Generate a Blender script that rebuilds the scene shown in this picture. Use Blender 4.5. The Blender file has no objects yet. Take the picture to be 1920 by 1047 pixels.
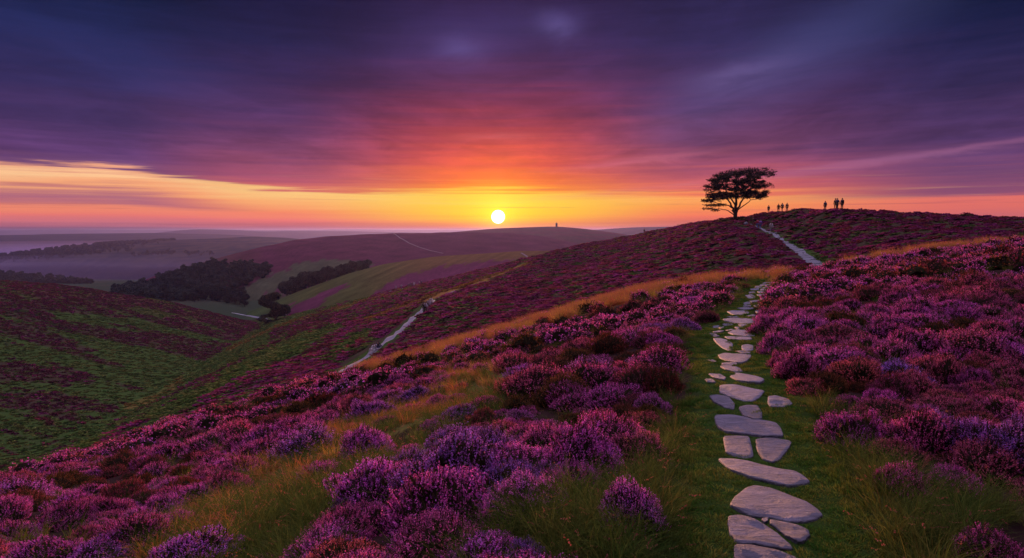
import bpy, math, random
import numpy as np
from mathutils import Vector, Matrix

rng = np.random.default_rng(7)
random.seed(7)
scene = bpy.context.scene
ROOT = scene.collection

# ------------------------------------------------------------------ camera
F, CX, CY = 1280.0, 960.0, 523.5
TH = math.atan((523.5 - 432.0) / F)
cam_d = bpy.data.cameras.new('camera')
cam_d.sensor_width = 36.0
cam_d.lens = F / 1920 * 36
cam_d.clip_start = 0.1
cam_d.clip_end = 80000
cam = bpy.data.objects.new('camera', cam_d)
ROOT.objects.link(cam)
cam.rotation_euler = (math.pi / 2 - TH, 0, 0)
scene.camera = cam


def ray(px, py):
    a = (np.asarray(px, float) - CX) / F
    b = -(np.asarray(py, float) - CY) / F
    dy = math.cos(TH) + b * math.sin(TH)
    dz = -math.sin(TH) + b * math.cos(TH)
    return a / dy, dz / dy


def pix(x, y, z):
    d = y * math.cos(TH) - z * math.sin(TH)
    d = np.maximum(d, 1e-3)
    return CX + F * x / d, CY - F * (y * math.sin(TH) + z * math.cos(TH)) / d


# ------------------------------------------------------------------ noise
class Wave:
    """Cheap smooth noise: a sum of sines running in random directions, roughly -1..1."""
    def __init__(self, seed, wl, n=9):
        r = np.random.default_rng(seed)
        a = r.uniform(0, 2 * np.pi, n)
        k = 2 * np.pi / (wl * r.uniform(0.6, 1.7, n))
        self.kx, self.ky, self.p = k * np.cos(a), k * np.sin(a), r.uniform(0, 6.28, n)

    def __call__(self, x, y):
        s = 0
        for kx, ky, p in zip(self.kx, self.ky, self.p):
            s = s + np.sin(kx * x + ky * y + p)
        return s / math.sqrt(len(self.p)) / 1.2


W1, W2, W3, W4, W5 = Wave(1, 1.6), Wave(2, 5), Wave(3, 16), Wave(4, 45), Wave(5, 160)
N_A, N_B, N_C, N_D = Wave(11, 1.0), Wave(12, 1.0), Wave(13, 1.0), Wave(14, 1.0)


def smooth(t):
    t = np.clip(t, 0, 1)
    return t * t * (3 - 2 * t)


# ------------------------------------------------------------------ surfaces
AZ = np.radians(np.linspace(-64, 64, 641))
RHO = np.geomspace(0.8, 45000, 1000)
LRHO = np.log(RHO)


def pchip(xk, yk, x):
    h = np.diff(xk)
    d = np.diff(yk) / h
    m = np.zeros_like(yk)
    m[0], m[-1] = d[0], d[-1]
    for i in range(1, len(xk) - 1):
        if d[i - 1] * d[i] > 0:
            w1, w2 = 2 * h[i] + h[i - 1], h[i] + 2 * h[i - 1]
            m[i] = (w1 + w2) / (w1 / d[i - 1] + w2 / d[i])
    i = np.clip(np.searchsorted(xk, x) - 1, 0, len(xk) - 2)
    t = np.clip((x - xk[i]) / h[i], 0, 1)
    t2, t3 = t * t, t * t * t
    return ((2 * t3 - 3 * t2 + 1) * yk[i] + (t3 - 2 * t2 + t) * h[i] * m[i]
            + (-2 * t3 + 3 * t2) * yk[i + 1] + (t3 - t2) * h[i] * m[i + 1])


def curve(pts):
    """(px,row,Y) points -> functions of tan(azimuth) giving (Y, z)."""
    p = np.array(pts, float)
    u, w = ray(p[:, 0], p[:, 1])
    o = np.argsort(u)
    u, w, Y = u[o], w[o], p[o, 2]
    uu = np.tan(AZ)
    sm = lambda v: np.convolve(np.pad(np.interp(uu, u, v), 7, 'edge'), np.hanning(17)[1:-1] / np.hanning(17)[1:-1].sum(), 'valid')
    Yc = sm(Y)
    return Yc, sm(w) * Yc


class Surf:
    def __init__(self, levels, noise=None):
        n = len(AZ)
        Ys = np.array([l[0] for l in levels])
        Zs = np.array([l[1] for l in levels])
        sec = 1 / np.cos(AZ)
        self.t = np.zeros((n, len(RHO)))
        for i in range(n):
            self.t[i] = pchip(Ys[:, i] * sec[i], Zs[:, i], RHO)
        self.lo = (Ys[0] * sec)
        self.hi = (Ys[-1] * sec)
        self.noise = noise

    def polar(self, az, rho):
        a = np.clip((az - AZ[0]) / (AZ[1] - AZ[0]), 0, len(AZ) - 1.001)
        r = np.clip((np.log(np.maximum(rho, .8)) - LRHO[0]) / (LRHO[1] - LRHO[0]), 0, len(RHO) - 1.001)
        ia, ir = a.astype(int), r.astype(int)
        fa, fr = a - ia, r - ir
        t = self.t
        return ((t[ia, ir] * (1 - fr) + t[ia, ir + 1] * fr) * (1 - fa)
                + (t[ia + 1, ir] * (1 - fr) + t[ia + 1, ir + 1] * fr) * fa)

    def height(self, x, y):
        x, y = np.asarray(x, float), np.asarray(y, float)
        az, rho = np.arctan2(x, y), np.hypot(x, y)
        z = self.polar(az, rho)
        lim = AZ[-1]
        out = np.abs(az) > lim
        if np.any(out):   # behind the camera: blend the two edge profiles
            t = smooth((np.abs(az) - lim) / (math.pi - lim)) * .5
            zo = self.polar(-az, rho)
            z = np.where(out, z * (1 - t) + zo * t, z)
        if self.noise is not None:
            z = z + self.noise(x, y, rho)
        return z


def drop(lv, dY, dz=None, z=None, Yabs=None):
    Y = lv[0] + dY if Yabs is None else np.maximum(np.full_like(lv[0], Yabs), lv[0] + 10)
    Z = lv[1] + dz if z is None else np.full_like(lv[0], float(z))
    return Y, Z


L0 = curve([(-900, 1047, .5), (2900, 1047, .5)]); L0 = (L0[0] * 0 + .45, L0[1] * 0 - 2.05)
L1 = curve([(-300, 1047, 7.6), (0, 1047, 7.0), (300, 1047, 6.2), (600, 1047, 5.4), (960, 1047, 4.9), (1250, 1047, 4.9), (1450, 1047, 4.95), (1700, 1047, 5.0), (1920, 1047, 5.3), (2300, 1047, 5.6)])
L1b = curve([(-300, 1000, 13), (0, 945, 14), (300, 900, 13.5), (600, 850, 12.5), (960, 790, 10.8), (1250, 770, 10.2), (1400, 760, 10.0), (1600, 745, 10.2), (1920, 720, 10.5), (2300, 710, 10.5)])
L2 = curve([(-300, 985, 18), (0, 928, 20), (300, 854, 21), (600, 776, 22), (960, 685, 21), (1250, 640, 20), (1400, 612, 20), (1600, 585, 20), (1920, 545, 20), (2300, 540, 20)])
L3 = curve([(-300, 985, 24), (0, 901, 27), (200, 846, 30), (330, 800, 33), (500, 749, 37), (650, 706, 42), (780, 672, 46), (1000, 608, 50), (1200, 551, 51), (1300, 532, 51), (1400, 522, 50), (1450, 518, 47), (1500, 515, 46), (1540, 510, 46), (1600, 498, 46), (1700, 482, 46), (1800, 470, 46), (1920, 458, 46), (2300, 447, 46)])
L4 = curve([(-300, 1020, 34), (0, 936, 37), (200, 878, 40), (330, 826, 43), (500, 769, 47), (650, 718, 51), (780, 680, 54), (1000, 614, 58), (1200, 556, 60), (1400, 527, 58), (1500, 517, 57), (1540, 509, 60), (1600, 494, 58), (1700, 478, 56), (1920, 456, 54), (2300, 447, 54)])
L5 = curve([(-300, 940, 68), (0, 892, 78), (200, 826, 86), (330, 775, 88), (400, 732, 92), (500, 697, 95), (650, 672, 88), (720, 632, 98), (800, 585, 110), (900, 560, 95), (1000, 560, 90), (1200, 515, 95), (1300, 490, 90), (1378, 462, 92), (1480, 460, 92), (1540, 452, 88), (1600, 436, 85), (1700, 427, 82), (1920, 427, 80), (2300, 427, 80)])
L6 = curve([(-300, 905, 110), (0, 862, 128), (100, 822, 140), (200, 778, 155), (300, 722, 185), (380, 682, 220), (430, 650, 260), (480, 622, 320), (560, 620, 190), (650, 615, 155), (720, 588, 160), (800, 560, 155), (900, 530, 150), (1000, 520, 140), (1100, 500, 150), (1208, 470, 150), (1300, 445, 130), (1378, 428, 118), (1430, 424, 131), (1480, 420, 118), (1540, 415, 104), (1600, 409, 100), (1700, 408, 97), (1920, 417, 95), (2300, 420, 95)])
L7 = curve([(-300, 516, 430), (0, 527, 430), (150, 540, 430), (300, 565, 430), (400, 587, 430), (450, 600, 420), (480, 608, 400), (560, 588, 340), (650, 567, 310), (720, 550, 290), (790, 533, 270), (900, 508, 235), (1000, 484, 205), (1100, 459, 215), (1208, 439, 235), (1300, 420, 185), (1378, 412, 142), (1441, 400, 147), (1480, 397, 138), (1545, 396, 118), (1572, 396, 113), (1700, 402, 110), (1850, 410, 108), (1920, 413, 106), (2300, 427, 105)])
L8 = drop(L7, 50, -7)
L9 = drop(L7, 150, z=-62)
L9 = (L9[0], np.minimum(L9[1], L8[1] - 3))
G1 = drop(L7, 0, z=-67, Yabs=680)
G2 = drop(L7, 0, z=-95, Yabs=1250)
G3 = drop(L7, 0, z=-140, Yabs=2200)
G4 = drop(L7, 0, z=-140, Yabs=40000)

# path corridor (pixel rows -> left and right edge of the short grass)
COR = np.array([(1120, 1240, 1740), (1047, 1248, 1690), (950, 1255, 1640), (900, 1250, 1605), (850, 1268, 1580), (800, 1266, 1550), (750, 1288, 1525), (700, 1288, 1482),
                (650, 1290, 1448), (620, 1305, 1420), (590, 1345, 1414), (560, 1378, 1430), (540, 1398, 1452), (522, 1412, 1458)], float)[::-1]


def corridor(px, py):
    l = np.interp(py, COR[:, 0], COR[:, 1])
    r = np.interp(py, COR[:, 0], COR[:, 2])
    w = (r - l)
    m = np.minimum((px - l) / w, (r - px) / w) * 6
    return np.where((py > 519) & (py < 1200), np.clip(m + .3, 0, 1), 0)


def sheet_noise(x, y, rho):
    near = 1 - smooth((rho - 40) / 20)
    u = np.maximum(y, .5)
    px, py = pix(x, y, -2.6 + 0 * x)
    c = corridor(px, py) * (rho < 52) * (y > 0)
    amp = near * (1 - .85 * c) * smooth(rho / 3)
    z = amp * (.035 * W1(x, y) + .09 * W2(x, y))
    far = smooth((rho - 50) / 30) * (1 - smooth((rho - 1500) / 1500))
    z = z + far * (.12 * W2(x, y) + .22 * W3(x, y) + .35 * smooth((rho - 140) / 200) * W4(x, y))
    return z


ground_s = Surf([L0, L1, L1b, L2, L3, L4, L5, L6, L7, L8, L9, G1, G2, G3, G4], sheet_noise)


def ridge(crest, front, back, amp=1.0, seed=1, wl=60):
    c = curve(crest)
    lv = [(c[0] + dy, c[1] + dz) for dy, dz in front] + [c] + [(c[0] + dy, c[1] + dz) for dy, dz in back]
    wa, wb = Wave(seed, wl), Wave(seed + 50, wl * 3)
    s = Surf(lv, lambda x, y, r: amp * (.35 * wa(x, y) + wb(x, y)))
    # outside its own span a ridge lies deep under the ground
    lo, hi = s.lo, s.hi
    for i in range(len(AZ)):
        s.t[i][(RHO < lo[i]) | (RHO > hi[i])] = -400
    return s


hillC = ridge([(200, 640, 540), (360, 616, 530), (440, 598, 515), (480, 586, 505), (560, 549, 485), (640, 520, 470), (720, 497, 460), (830, 481, 450), (970, 473, 440), (1060, 470, 440), (1300, 468, 440), (1800, 470, 440)],
              [(-230, -60), (-190, -36), (-110, -12), (-50, -3)], [(50, -3), (110, -12), (260, -60)], .5, 21, 40)
hillD = ridge([(100, 590, 860), (200, 560, 880), (300, 520, 900), (400, 488, 930), (470, 468, 960), (560, 448, 1000), (640, 440, 1010), (730, 436, 1020), (850, 436.5, 1030), (950, 438, 1040), (1020, 444, 1050), (1090, 458, 1060), (1200, 480, 1060)],
              [(-420, -80), (-330, -42), (-180, -14), (-70, -2.5)], [(120, -4), (420, -80)], 1.2, 22, 70)
hillE = ridge([(100, 640, 1600), (500, 560, 1600), (680, 460, 1600), (780, 441, 1600), (850, 436, 1600), (940, 429, 1600), (1043, 424.5, 1560), (1100, 429, 1570), (1180, 441, 1600), (1260, 456, 1620), (1400, 480, 1600)],
              [(-560, -110), (-330, -36), (-150, -9)], [(150, -5), (600, -120)], .8, 23, 120)
hillG = ridge([(-400, 500, 1350), (-200, 504, 1340), (0, 515, 1330), (100, 523, 1330), (170, 530, 1340), (235, 543, 1350), (300, 562, 1360), (400, 600, 1370)],
              [(-300, -60), (-140, -16), (-50, -3)], [(80, -3), (220, -22), (420, -80)], .9, 24, 70)
hillF1 = ridge([(-400, 500, 2500), (-100, 486, 2500), (0, 480, 2500), (70, 470, 2520), (130, 463, 2540), (200, 457, 2560), (300, 452, 2600), (420, 447, 2650), (490, 443.5, 2700), (545, 446, 2750), (600, 455, 2800), (700, 470, 2850)],
               [(-1050, -90), (-600, -42), (-250, -12)], [(300, -10), (900, -120)], 2.0, 25, 160)
hillF2 = ridge([(-400, 441, 4400), (0, 441.5, 4500), (60, 440, 4500), (200, 437.5, 4500), (330, 438, 4550), (430, 440, 4600), (520, 446, 4600), (620, 456, 4600)],
               [(-1100, -130), (-600, -75), (-250, -25)], [(300, -20), (1200, -160)], 2.0, 26, 300)
hillF3 = ridge([(-400, 452, 6500), (200, 443, 6500), (290, 437, 6500), (330, 433, 6500), (365, 429.5, 6500), (420, 431, 6600), (500, 434, 6600), (560, 432.5, 6800), (660, 434, 7000), (800, 437, 7000), (900, 440, 6000), (1050, 436, 4200), (1130, 430, 3600),
                (1200, 425.5, 3400), (1270, 425, 3400), (1400, 428, 3500), (1700, 434, 3800), (2300, 434, 4000)],
               [(-1500, -160), (-800, -70), (-300, -15)], [(400, -20), (1500, -190)], 4.0, 27, 500)
hillF4 = ridge([(-400, 432, 11000), (0, 431.5, 11000), (140, 430, 11000), (260, 431, 11000), (500, 432, 11000), (600, 431, 11000), (680, 430.3, 11000), (800, 431.5, 11000), (1100, 431.5, 11000), (1300, 430.5, 11000), (2300, 430.5, 11000)],
               [(-2000, -190), (-900, -70), (-300, -15)], [(600, -20), (2300, -250)], 4.0, 28, 900)
SURFS = [ground_s, hillC, hillD, hillE, hillG, hillF1, hillF2, hillF3, hillF4]


def H(x, y):
    z = ground_s.height(x, y)
    for s in SURFS[1:]:
        z = np.maximum(z, s.height(x, y))
    return z


def hit(px, py, lo=1.5, hi=3000, surf=None):
    """First point of the land seen at a place of the photograph."""
    u, w = ray(px, py)
    Y = np.geomspace(lo, hi, 2600)
    z = (surf.height(u * Y, Y) if surf else H(u * Y, Y))
    k = np.nonzero(z >= w * Y)[0]
    if len(k) == 0:
        return None
    k = k[0]
    if k > 0:
        a, b = (z - w * Y)[k - 1], (z - w * Y)[k]
        y = Y[k - 1] + (Y[k] - Y[k - 1]) * (-a / (b - a))
    else:
        y = Y[0]
    return Vector((float(u * y), float(y), float(w * y)))


# ------------------------------------------------------------------ object helpers
def tag(o, label=None, cat=None, group=None, kind=None):
    if label: o['label'] = label
    if cat: o['category'] = cat
    if group: o['group'] = group
    if kind: o['kind'] = kind
    return o


def link(name, data, parent=None, loc=None):
    o = bpy.data.objects.new(name, data)
    ROOT.objects.link(o)
    if parent is not None: o.parent = parent
    if loc is not None: o.location = loc
    return o


def np_mesh(name, v, f, mats, mi=None, col=None, smooth_=False):
    """v (n,3); f (m,k) one face size, or a list of index lists; col (n,3) vertex colours."""
    me = bpy.data.meshes.new(name)
    if isinstance(f, np.ndarray):
        m, k = f.shape
        me.vertices.add(len(v)); me.vertices.foreach_set('co', np.asarray(v, np.float32).ravel())
        me.loops.add(m * k); me.loops.foreach_set('vertex_index', f.astype(np.int32).ravel())
        me.polygons.add(m); me.polygons.foreach_set('loop_start', np.arange(0, m * k, k, dtype=np.int32))
        me.polygons.foreach_set('loop_total', np.full(m, k, np.int32))
        me.update(calc_edges=True)
    else:
        me.from_pydata([tuple(p) for p in v], [], f)
    for mt in mats: me.materials.append(mt)
    if mi is not None: me.polygons.foreach_set('material_index', np.asarray(mi, np.int32))
    if col is not None:
        a = me.color_attributes.new('Col', 'FLOAT_COLOR', 'POINT')
        c = np.ones((len(v), 4), np.float32); c[:, :3] = col
        a.data.foreach_set('color', c.ravel())
    me.polygons.foreach_set('use_smooth', np.full(len(me.polygons), smooth_))
    me.update()
    return me


class NT:
    """Short hand for building node trees."""
    def __init__(self, tree): self.t = tree; self.n = tree.nodes; self.l = tree.links

    def node(self, kind, **kw):
        nd = self.n.new(kind)
        for k, v in kw.items(): setattr(nd, k, v)
        return nd

    def put(self, sock, v):
        if isinstance(v, bpy.types.NodeSocket): self.l.new(v, sock)
        elif v is not None: sock.default_value = v

    def math(self, op, a, b=None, c=None, clamp=False):
        nd = self.node('ShaderNodeMath', operation=op, use_clamp=clamp)
        self.put(nd.inputs[0], a); self.put(nd.inputs[1], b)
        if c is not None: self.put(nd.inputs[2], c)
        return nd.outputs[0]

    def mix(self, fac, a, b, blend='MIX'):
        nd = self.node('ShaderNodeMix', data_type='RGBA', blend_type=blend)
        self.put(nd.inputs[0], fac)
        self.put(nd.inputs[6], a if not isinstance(a, tuple) else (*a, 1))
        self.put(nd.inputs[7], b if not isinstance(b, tuple) else (*b, 1))
        return nd.outputs[2]

    def ramp(self, fac, stops, interp='LINEAR'):
        nd = self.node('ShaderNodeValToRGB')
        r = nd.color_ramp; r.interpolation = interp
        while len(r.elements) < len(stops): r.elements.new(0.5)
        for e, (p, c) in zip(r.elements, stops):
            e.position = p; e.color = (*c, 1)
        self.put(nd.inputs[0], fac)
        return nd.outputs[0]

    def noise(self, vec, scale, detail=4, rough=.55, dist=0):
        nd = self.node('ShaderNodeTexNoise')
        self.put(nd.inputs['Vector'], vec)
        nd.inputs['Scale'].default_value = scale; nd.inputs['Detail'].default_value = detail
        nd.inputs['Roughness'].default_value = rough; nd.inputs['Distortion'].default_value = dist
        return nd.outputs[0]

    def smoothstep(self, v, a, b):
        nd = self.node('ShaderNodeMapRange', interpolation_type='SMOOTHSTEP')
        self.put(nd.inputs[0], v); nd.inputs[1].default_value = a; nd.inputs[2].default_value = b
        return nd.outputs[0]


def new_mat(name):
    m = bpy.data.materials.new(name); m.use_nodes = True
    m.node_tree.nodes.clear()
    t = NT(m.node_tree)
    return m, t, t.node('ShaderNodeOutputMaterial')


def leafy(name, col, var=.35, trans=.35, attr=False, rough=.7, hue=.03, second=None):
    """Petal / leaf / blade material: diffuse with light coming through; per plant and per sprig variation."""
    m, t, out = new_mat(name)
    oi = t.node('ShaderNodeObjectInfo')
    c = col
    if second:
        c = t.mix(t.smoothstep(oi.outputs['Random'], .25, .9), col, second)
    hs = t.node('ShaderNodeHueSaturation')
    if isinstance(c, tuple): hs.inputs['Color'].default_value = (*c, 1)
    else: t.put(hs.inputs['Color'], c)
    r2 = t.math('FRACT', t.math('MULTIPLY', oi.outputs['Random'], 7.31))
    t.put(hs.inputs['Hue'], t.math('MULTIPLY_ADD', r2, hue * 2, .5 - hue))
    t.put(hs.inputs['Value'], t.math('MULTIPLY_ADD', oi.outputs['Random'], var * 2, 1 - var))
    cc = hs.outputs[0]
    if attr:
        at = t.node('ShaderNodeAttribute', attribute_name='Col')
        cc = t.mix(1.0, cc, at.outputs['Color'], 'MULTIPLY')
    d = t.node('ShaderNodeBsdfDiffuse'); tr = t.node('ShaderNodeBsdfTranslucent')
    t.put(d.inputs[0], cc); t.put(tr.inputs[0], cc)
    mx = t.node('ShaderNodeMixShader'); mx.inputs[0].default_value = trans
    t.l.new(d.outputs[0], mx.inputs[1]); t.l.new(tr.outputs[0], mx.inputs[2]); t.l.new(mx.outputs[0], out.inputs[0])
    return m


def plain(name, col, rough=.8, bump=None, var=None):
    m, t, out = new_mat(name)
    b = t.node('ShaderNodeBsdfPrincipled')
    b.inputs['Roughness'].default_value = rough
    if var:
        tc = t.node('ShaderNodeTexCoord')
        n = t.noise(tc.outputs['Object'], var[0], 5, .6)
        t.put(b.inputs['Base Color'], t.mix(n, tuple(c * (1 - var[1]) for c in col), tuple(min(1, c * (1 + var[1])) for c in col)))
    else:
        b.inputs['Base Color'].default_value = (*col, 1)
    if bump:
        tc = t.node('ShaderNodeTexCoord')
        bp = t.node('ShaderNodeBump'); bp.inputs['Strength'].default_value = bump[1]; bp.inputs['Distance'].default_value = bump[2]
        t.put(bp.inputs['Height'], t.noise(tc.outputs['Object'], bump[0], 6, .65)); t.l.new(bp.outputs[0], b.inputs['Normal'])
    t.l.new(b.outputs[0], out.inputs[0])
    return m


FLOW = {
    'magenta': leafy('heather magenta', (.80, .14, .44), .28, .35, True, second=(.66, .13, .44)),
    'violet': leafy('heather violet', (.52, .17, .60), .25, .35, True, second=(.66, .15, .50)),
    'pink': leafy('heather pink', (.78, .16, .27), .28, .35, True, second=(.70, .11, .34)),
    'rust': leafy('heather rust', (.24, .075, .035), .25, .35, True, second=(.30, .055, .085)),
}
M_CORE = leafy('heather twigs', (.018, .014, .008), .3, .1)
M_LEAF = leafy('heather leaves', (.045, .038, .016), .3, .25, True)
M_TURF = leafy('turf blades', (.055, .125, .015), .35, .4, True, second=(.14, .14, .022))
M_LONG = leafy('long grass blades', (.060, .095, .016), .25, .45, True, second=(.12, .125, .022))
M_GOLD = leafy('dry golden grass', (.36, .20, .042), .35, .5, True, second=(.44, .16, .040))
M_SEED = leafy('seed heads', (.38, .13, .09), .2, .4)
M_TREE = leafy('tree leaves', (.040, .054, .042), .45, .25, True)
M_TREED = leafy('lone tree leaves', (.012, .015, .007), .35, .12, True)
M_BARK = plain('bark', (.03, .02, .015), .9, (9, .6, .04))
M_PURP_FAR = leafy('heather far', (.32, .045, .145), .5, .3, True, second=(.15, .030, .045))
M_DULL_FAR = leafy('heather far dull', (.16, .030, .065), .4, .3, True, second=(.10, .035, .03))
M_GOLD_FAR = leafy('golden grass far', (.26, .12, .03), .3, .4, True, second=(.20, .13, .03))
M_GREEN_FAR = leafy('rough grass far', (.066, .120, .024), .35, .3, True, second=(.115, .125, .030))

# ground materials
def ground_mat(name, scale=1.0, bump=.12):
    m, t, out = new_mat(name)
    at = t.node('ShaderNodeAttribute', attribute_name='Col')
    geo = t.node('ShaderNodeNewGeometry')
    n1 = t.noise(geo.outputs['Position'], 2.2 * scale, 8, .7)
    n2 = t.noise(geo.outputs['Position'], .35 * scale, 6, .6)
    k = t.math('MULTIPLY_ADD', n1, 1.1, .45)
    k = t.math('MULTIPLY', k, t.math('MULTIPLY_ADD', n2, .8, .6))
    mul = t.node('ShaderNodeVectorMath', operation='SCALE')
    t.put(mul.inputs[0], at.outputs['Color']); t.put(mul.inputs['Scale'], k)
    b = t.node('ShaderNodeBsdfDiffuse'); t.put(b.inputs[0], mul.outputs[0])
    bp = t.node('ShaderNodeBump'); bp.inputs['Strength'].default_value = .8; bp.inputs['Distance'].default_value = bump
    t.put(bp.inputs['Height'], n1); t.l.new(bp.outputs[0], b.inputs['Normal'])
    t.l.new(b.outputs[0], out.inputs[0])
    return m


# ------------------------------------------------------------------ zones of the land
def inside(px, py, poly):
    p = np.asarray(poly, float)
    c = np.zeros(np.shape(px), bool)
    for (x1, y1), (x2, y2) in zip(p, np.roll(p, -1, 0)):
        if y1 == y2: continue
        k = (y1 > py) != (y2 > py)
        c ^= k & (px < (x2 - x1) * (py - y1) / (y2 - y1) + x1)
    return c


def near_line(px, py, line, half):
    """1 on a polyline, 0 beyond `half` pixels (half may vary along it)."""
    best = np.zeros(np.shape(px))
    for i in range(len(line) - 1):
        (x1, y1), (x2, y2) = line[i], line[i + 1]
        h1, h2 = (half, half) if np.isscalar(half) else (half[i], half[i + 1])
        dx, dy = x2 - x1, y2 - y1
        t = np.clip(((px - x1) * dx + (py - y1) * dy) / (dx * dx + dy * dy), 0, 1)
        d = np.hypot(px - x1 - t * dx, py - y1 - t * dy)
        best = np.maximum(best, np.clip(1.5 - d / (h1 + (h2 - h1) * t), 0, 1))
    return best


ORANGE = [(680, 698), (780, 670), (900, 637), (960, 620), (1030, 600), (1100, 580), (1200, 554), (1300, 534), (1400, 521), (1470, 517)]
ORANGE_H = [4, 5.5, 6, 6, 6.5, 7, 6.5, 6, 4, 3]
ORANGE_R = [(1590, 500), (1700, 481), (1800, 469), (1925, 456), (2200, 446)]
DIAG = [(240, 1060), (370, 975), (440, 890), (560, 835), (640, 790), (700, 765), (790, 730), (850, 696), (950, 682), (965, 712), (900, 748), (800, 792), (715, 825), (650, 870), (560, 925), (470, 1000), (430, 1060)]
BOT = [(860, 1090), (900, 1010), (960, 955), (1060, 930), (1240, 915), (1252, 1100)]
BOTL = [(430, 1090), (470, 1000), (560, 960), (640, 985), (600, 1090)]
BOTR = [(1690, 1100), (1650, 960), (1600, 880), (1650, 885), (1790, 925), (1930, 965), (1930, 975), (1840, 985), (1815, 1100)]
V_LINE = [(-400, 980), (-200, 930), (0, 866), (100, 824), (200, 780), (300, 722), (380, 682), (430, 650), (480, 618)]
PATHL = [(640, 700), (665, 682), (700, 660), (730, 637), (760, 612), (785, 588), (805, 568), (830, 553), (870, 541), (920, 524), (990, 492)]


def zone_near(px, py):
    """turf, long, gold amounts for the near slope (0..1 each)."""
    wob = 9 * N_A(px / 26, py / 14)
    turf = corridor(px + wob, py)
    gold = near_line(px, py + wob * .3, ORANGE, ORANGE_H)
    gold = np.maximum(gold, .7 * near_line(px, py, ORANGE_R, 1.8))
    gold = np.maximum(gold, .6 * near_line(px, py, [(1460, 536), (1474, 560)], 5))
    long_ = inside(px + wob * 1.6, py + wob, DIAG).astype(float)
    gold = gold * smooth(.58 + .9 * N_B(px / 34, py / 9) + .25 * (px < 1250))
    dark = np.maximum(inside(px + wob, py, BOT), inside(px, py + wob, BOTL)).astype(float)
    dark = np.maximum(dark, inside(px + wob, py, BOTR))
    return turf, long_, dark, gold


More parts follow.
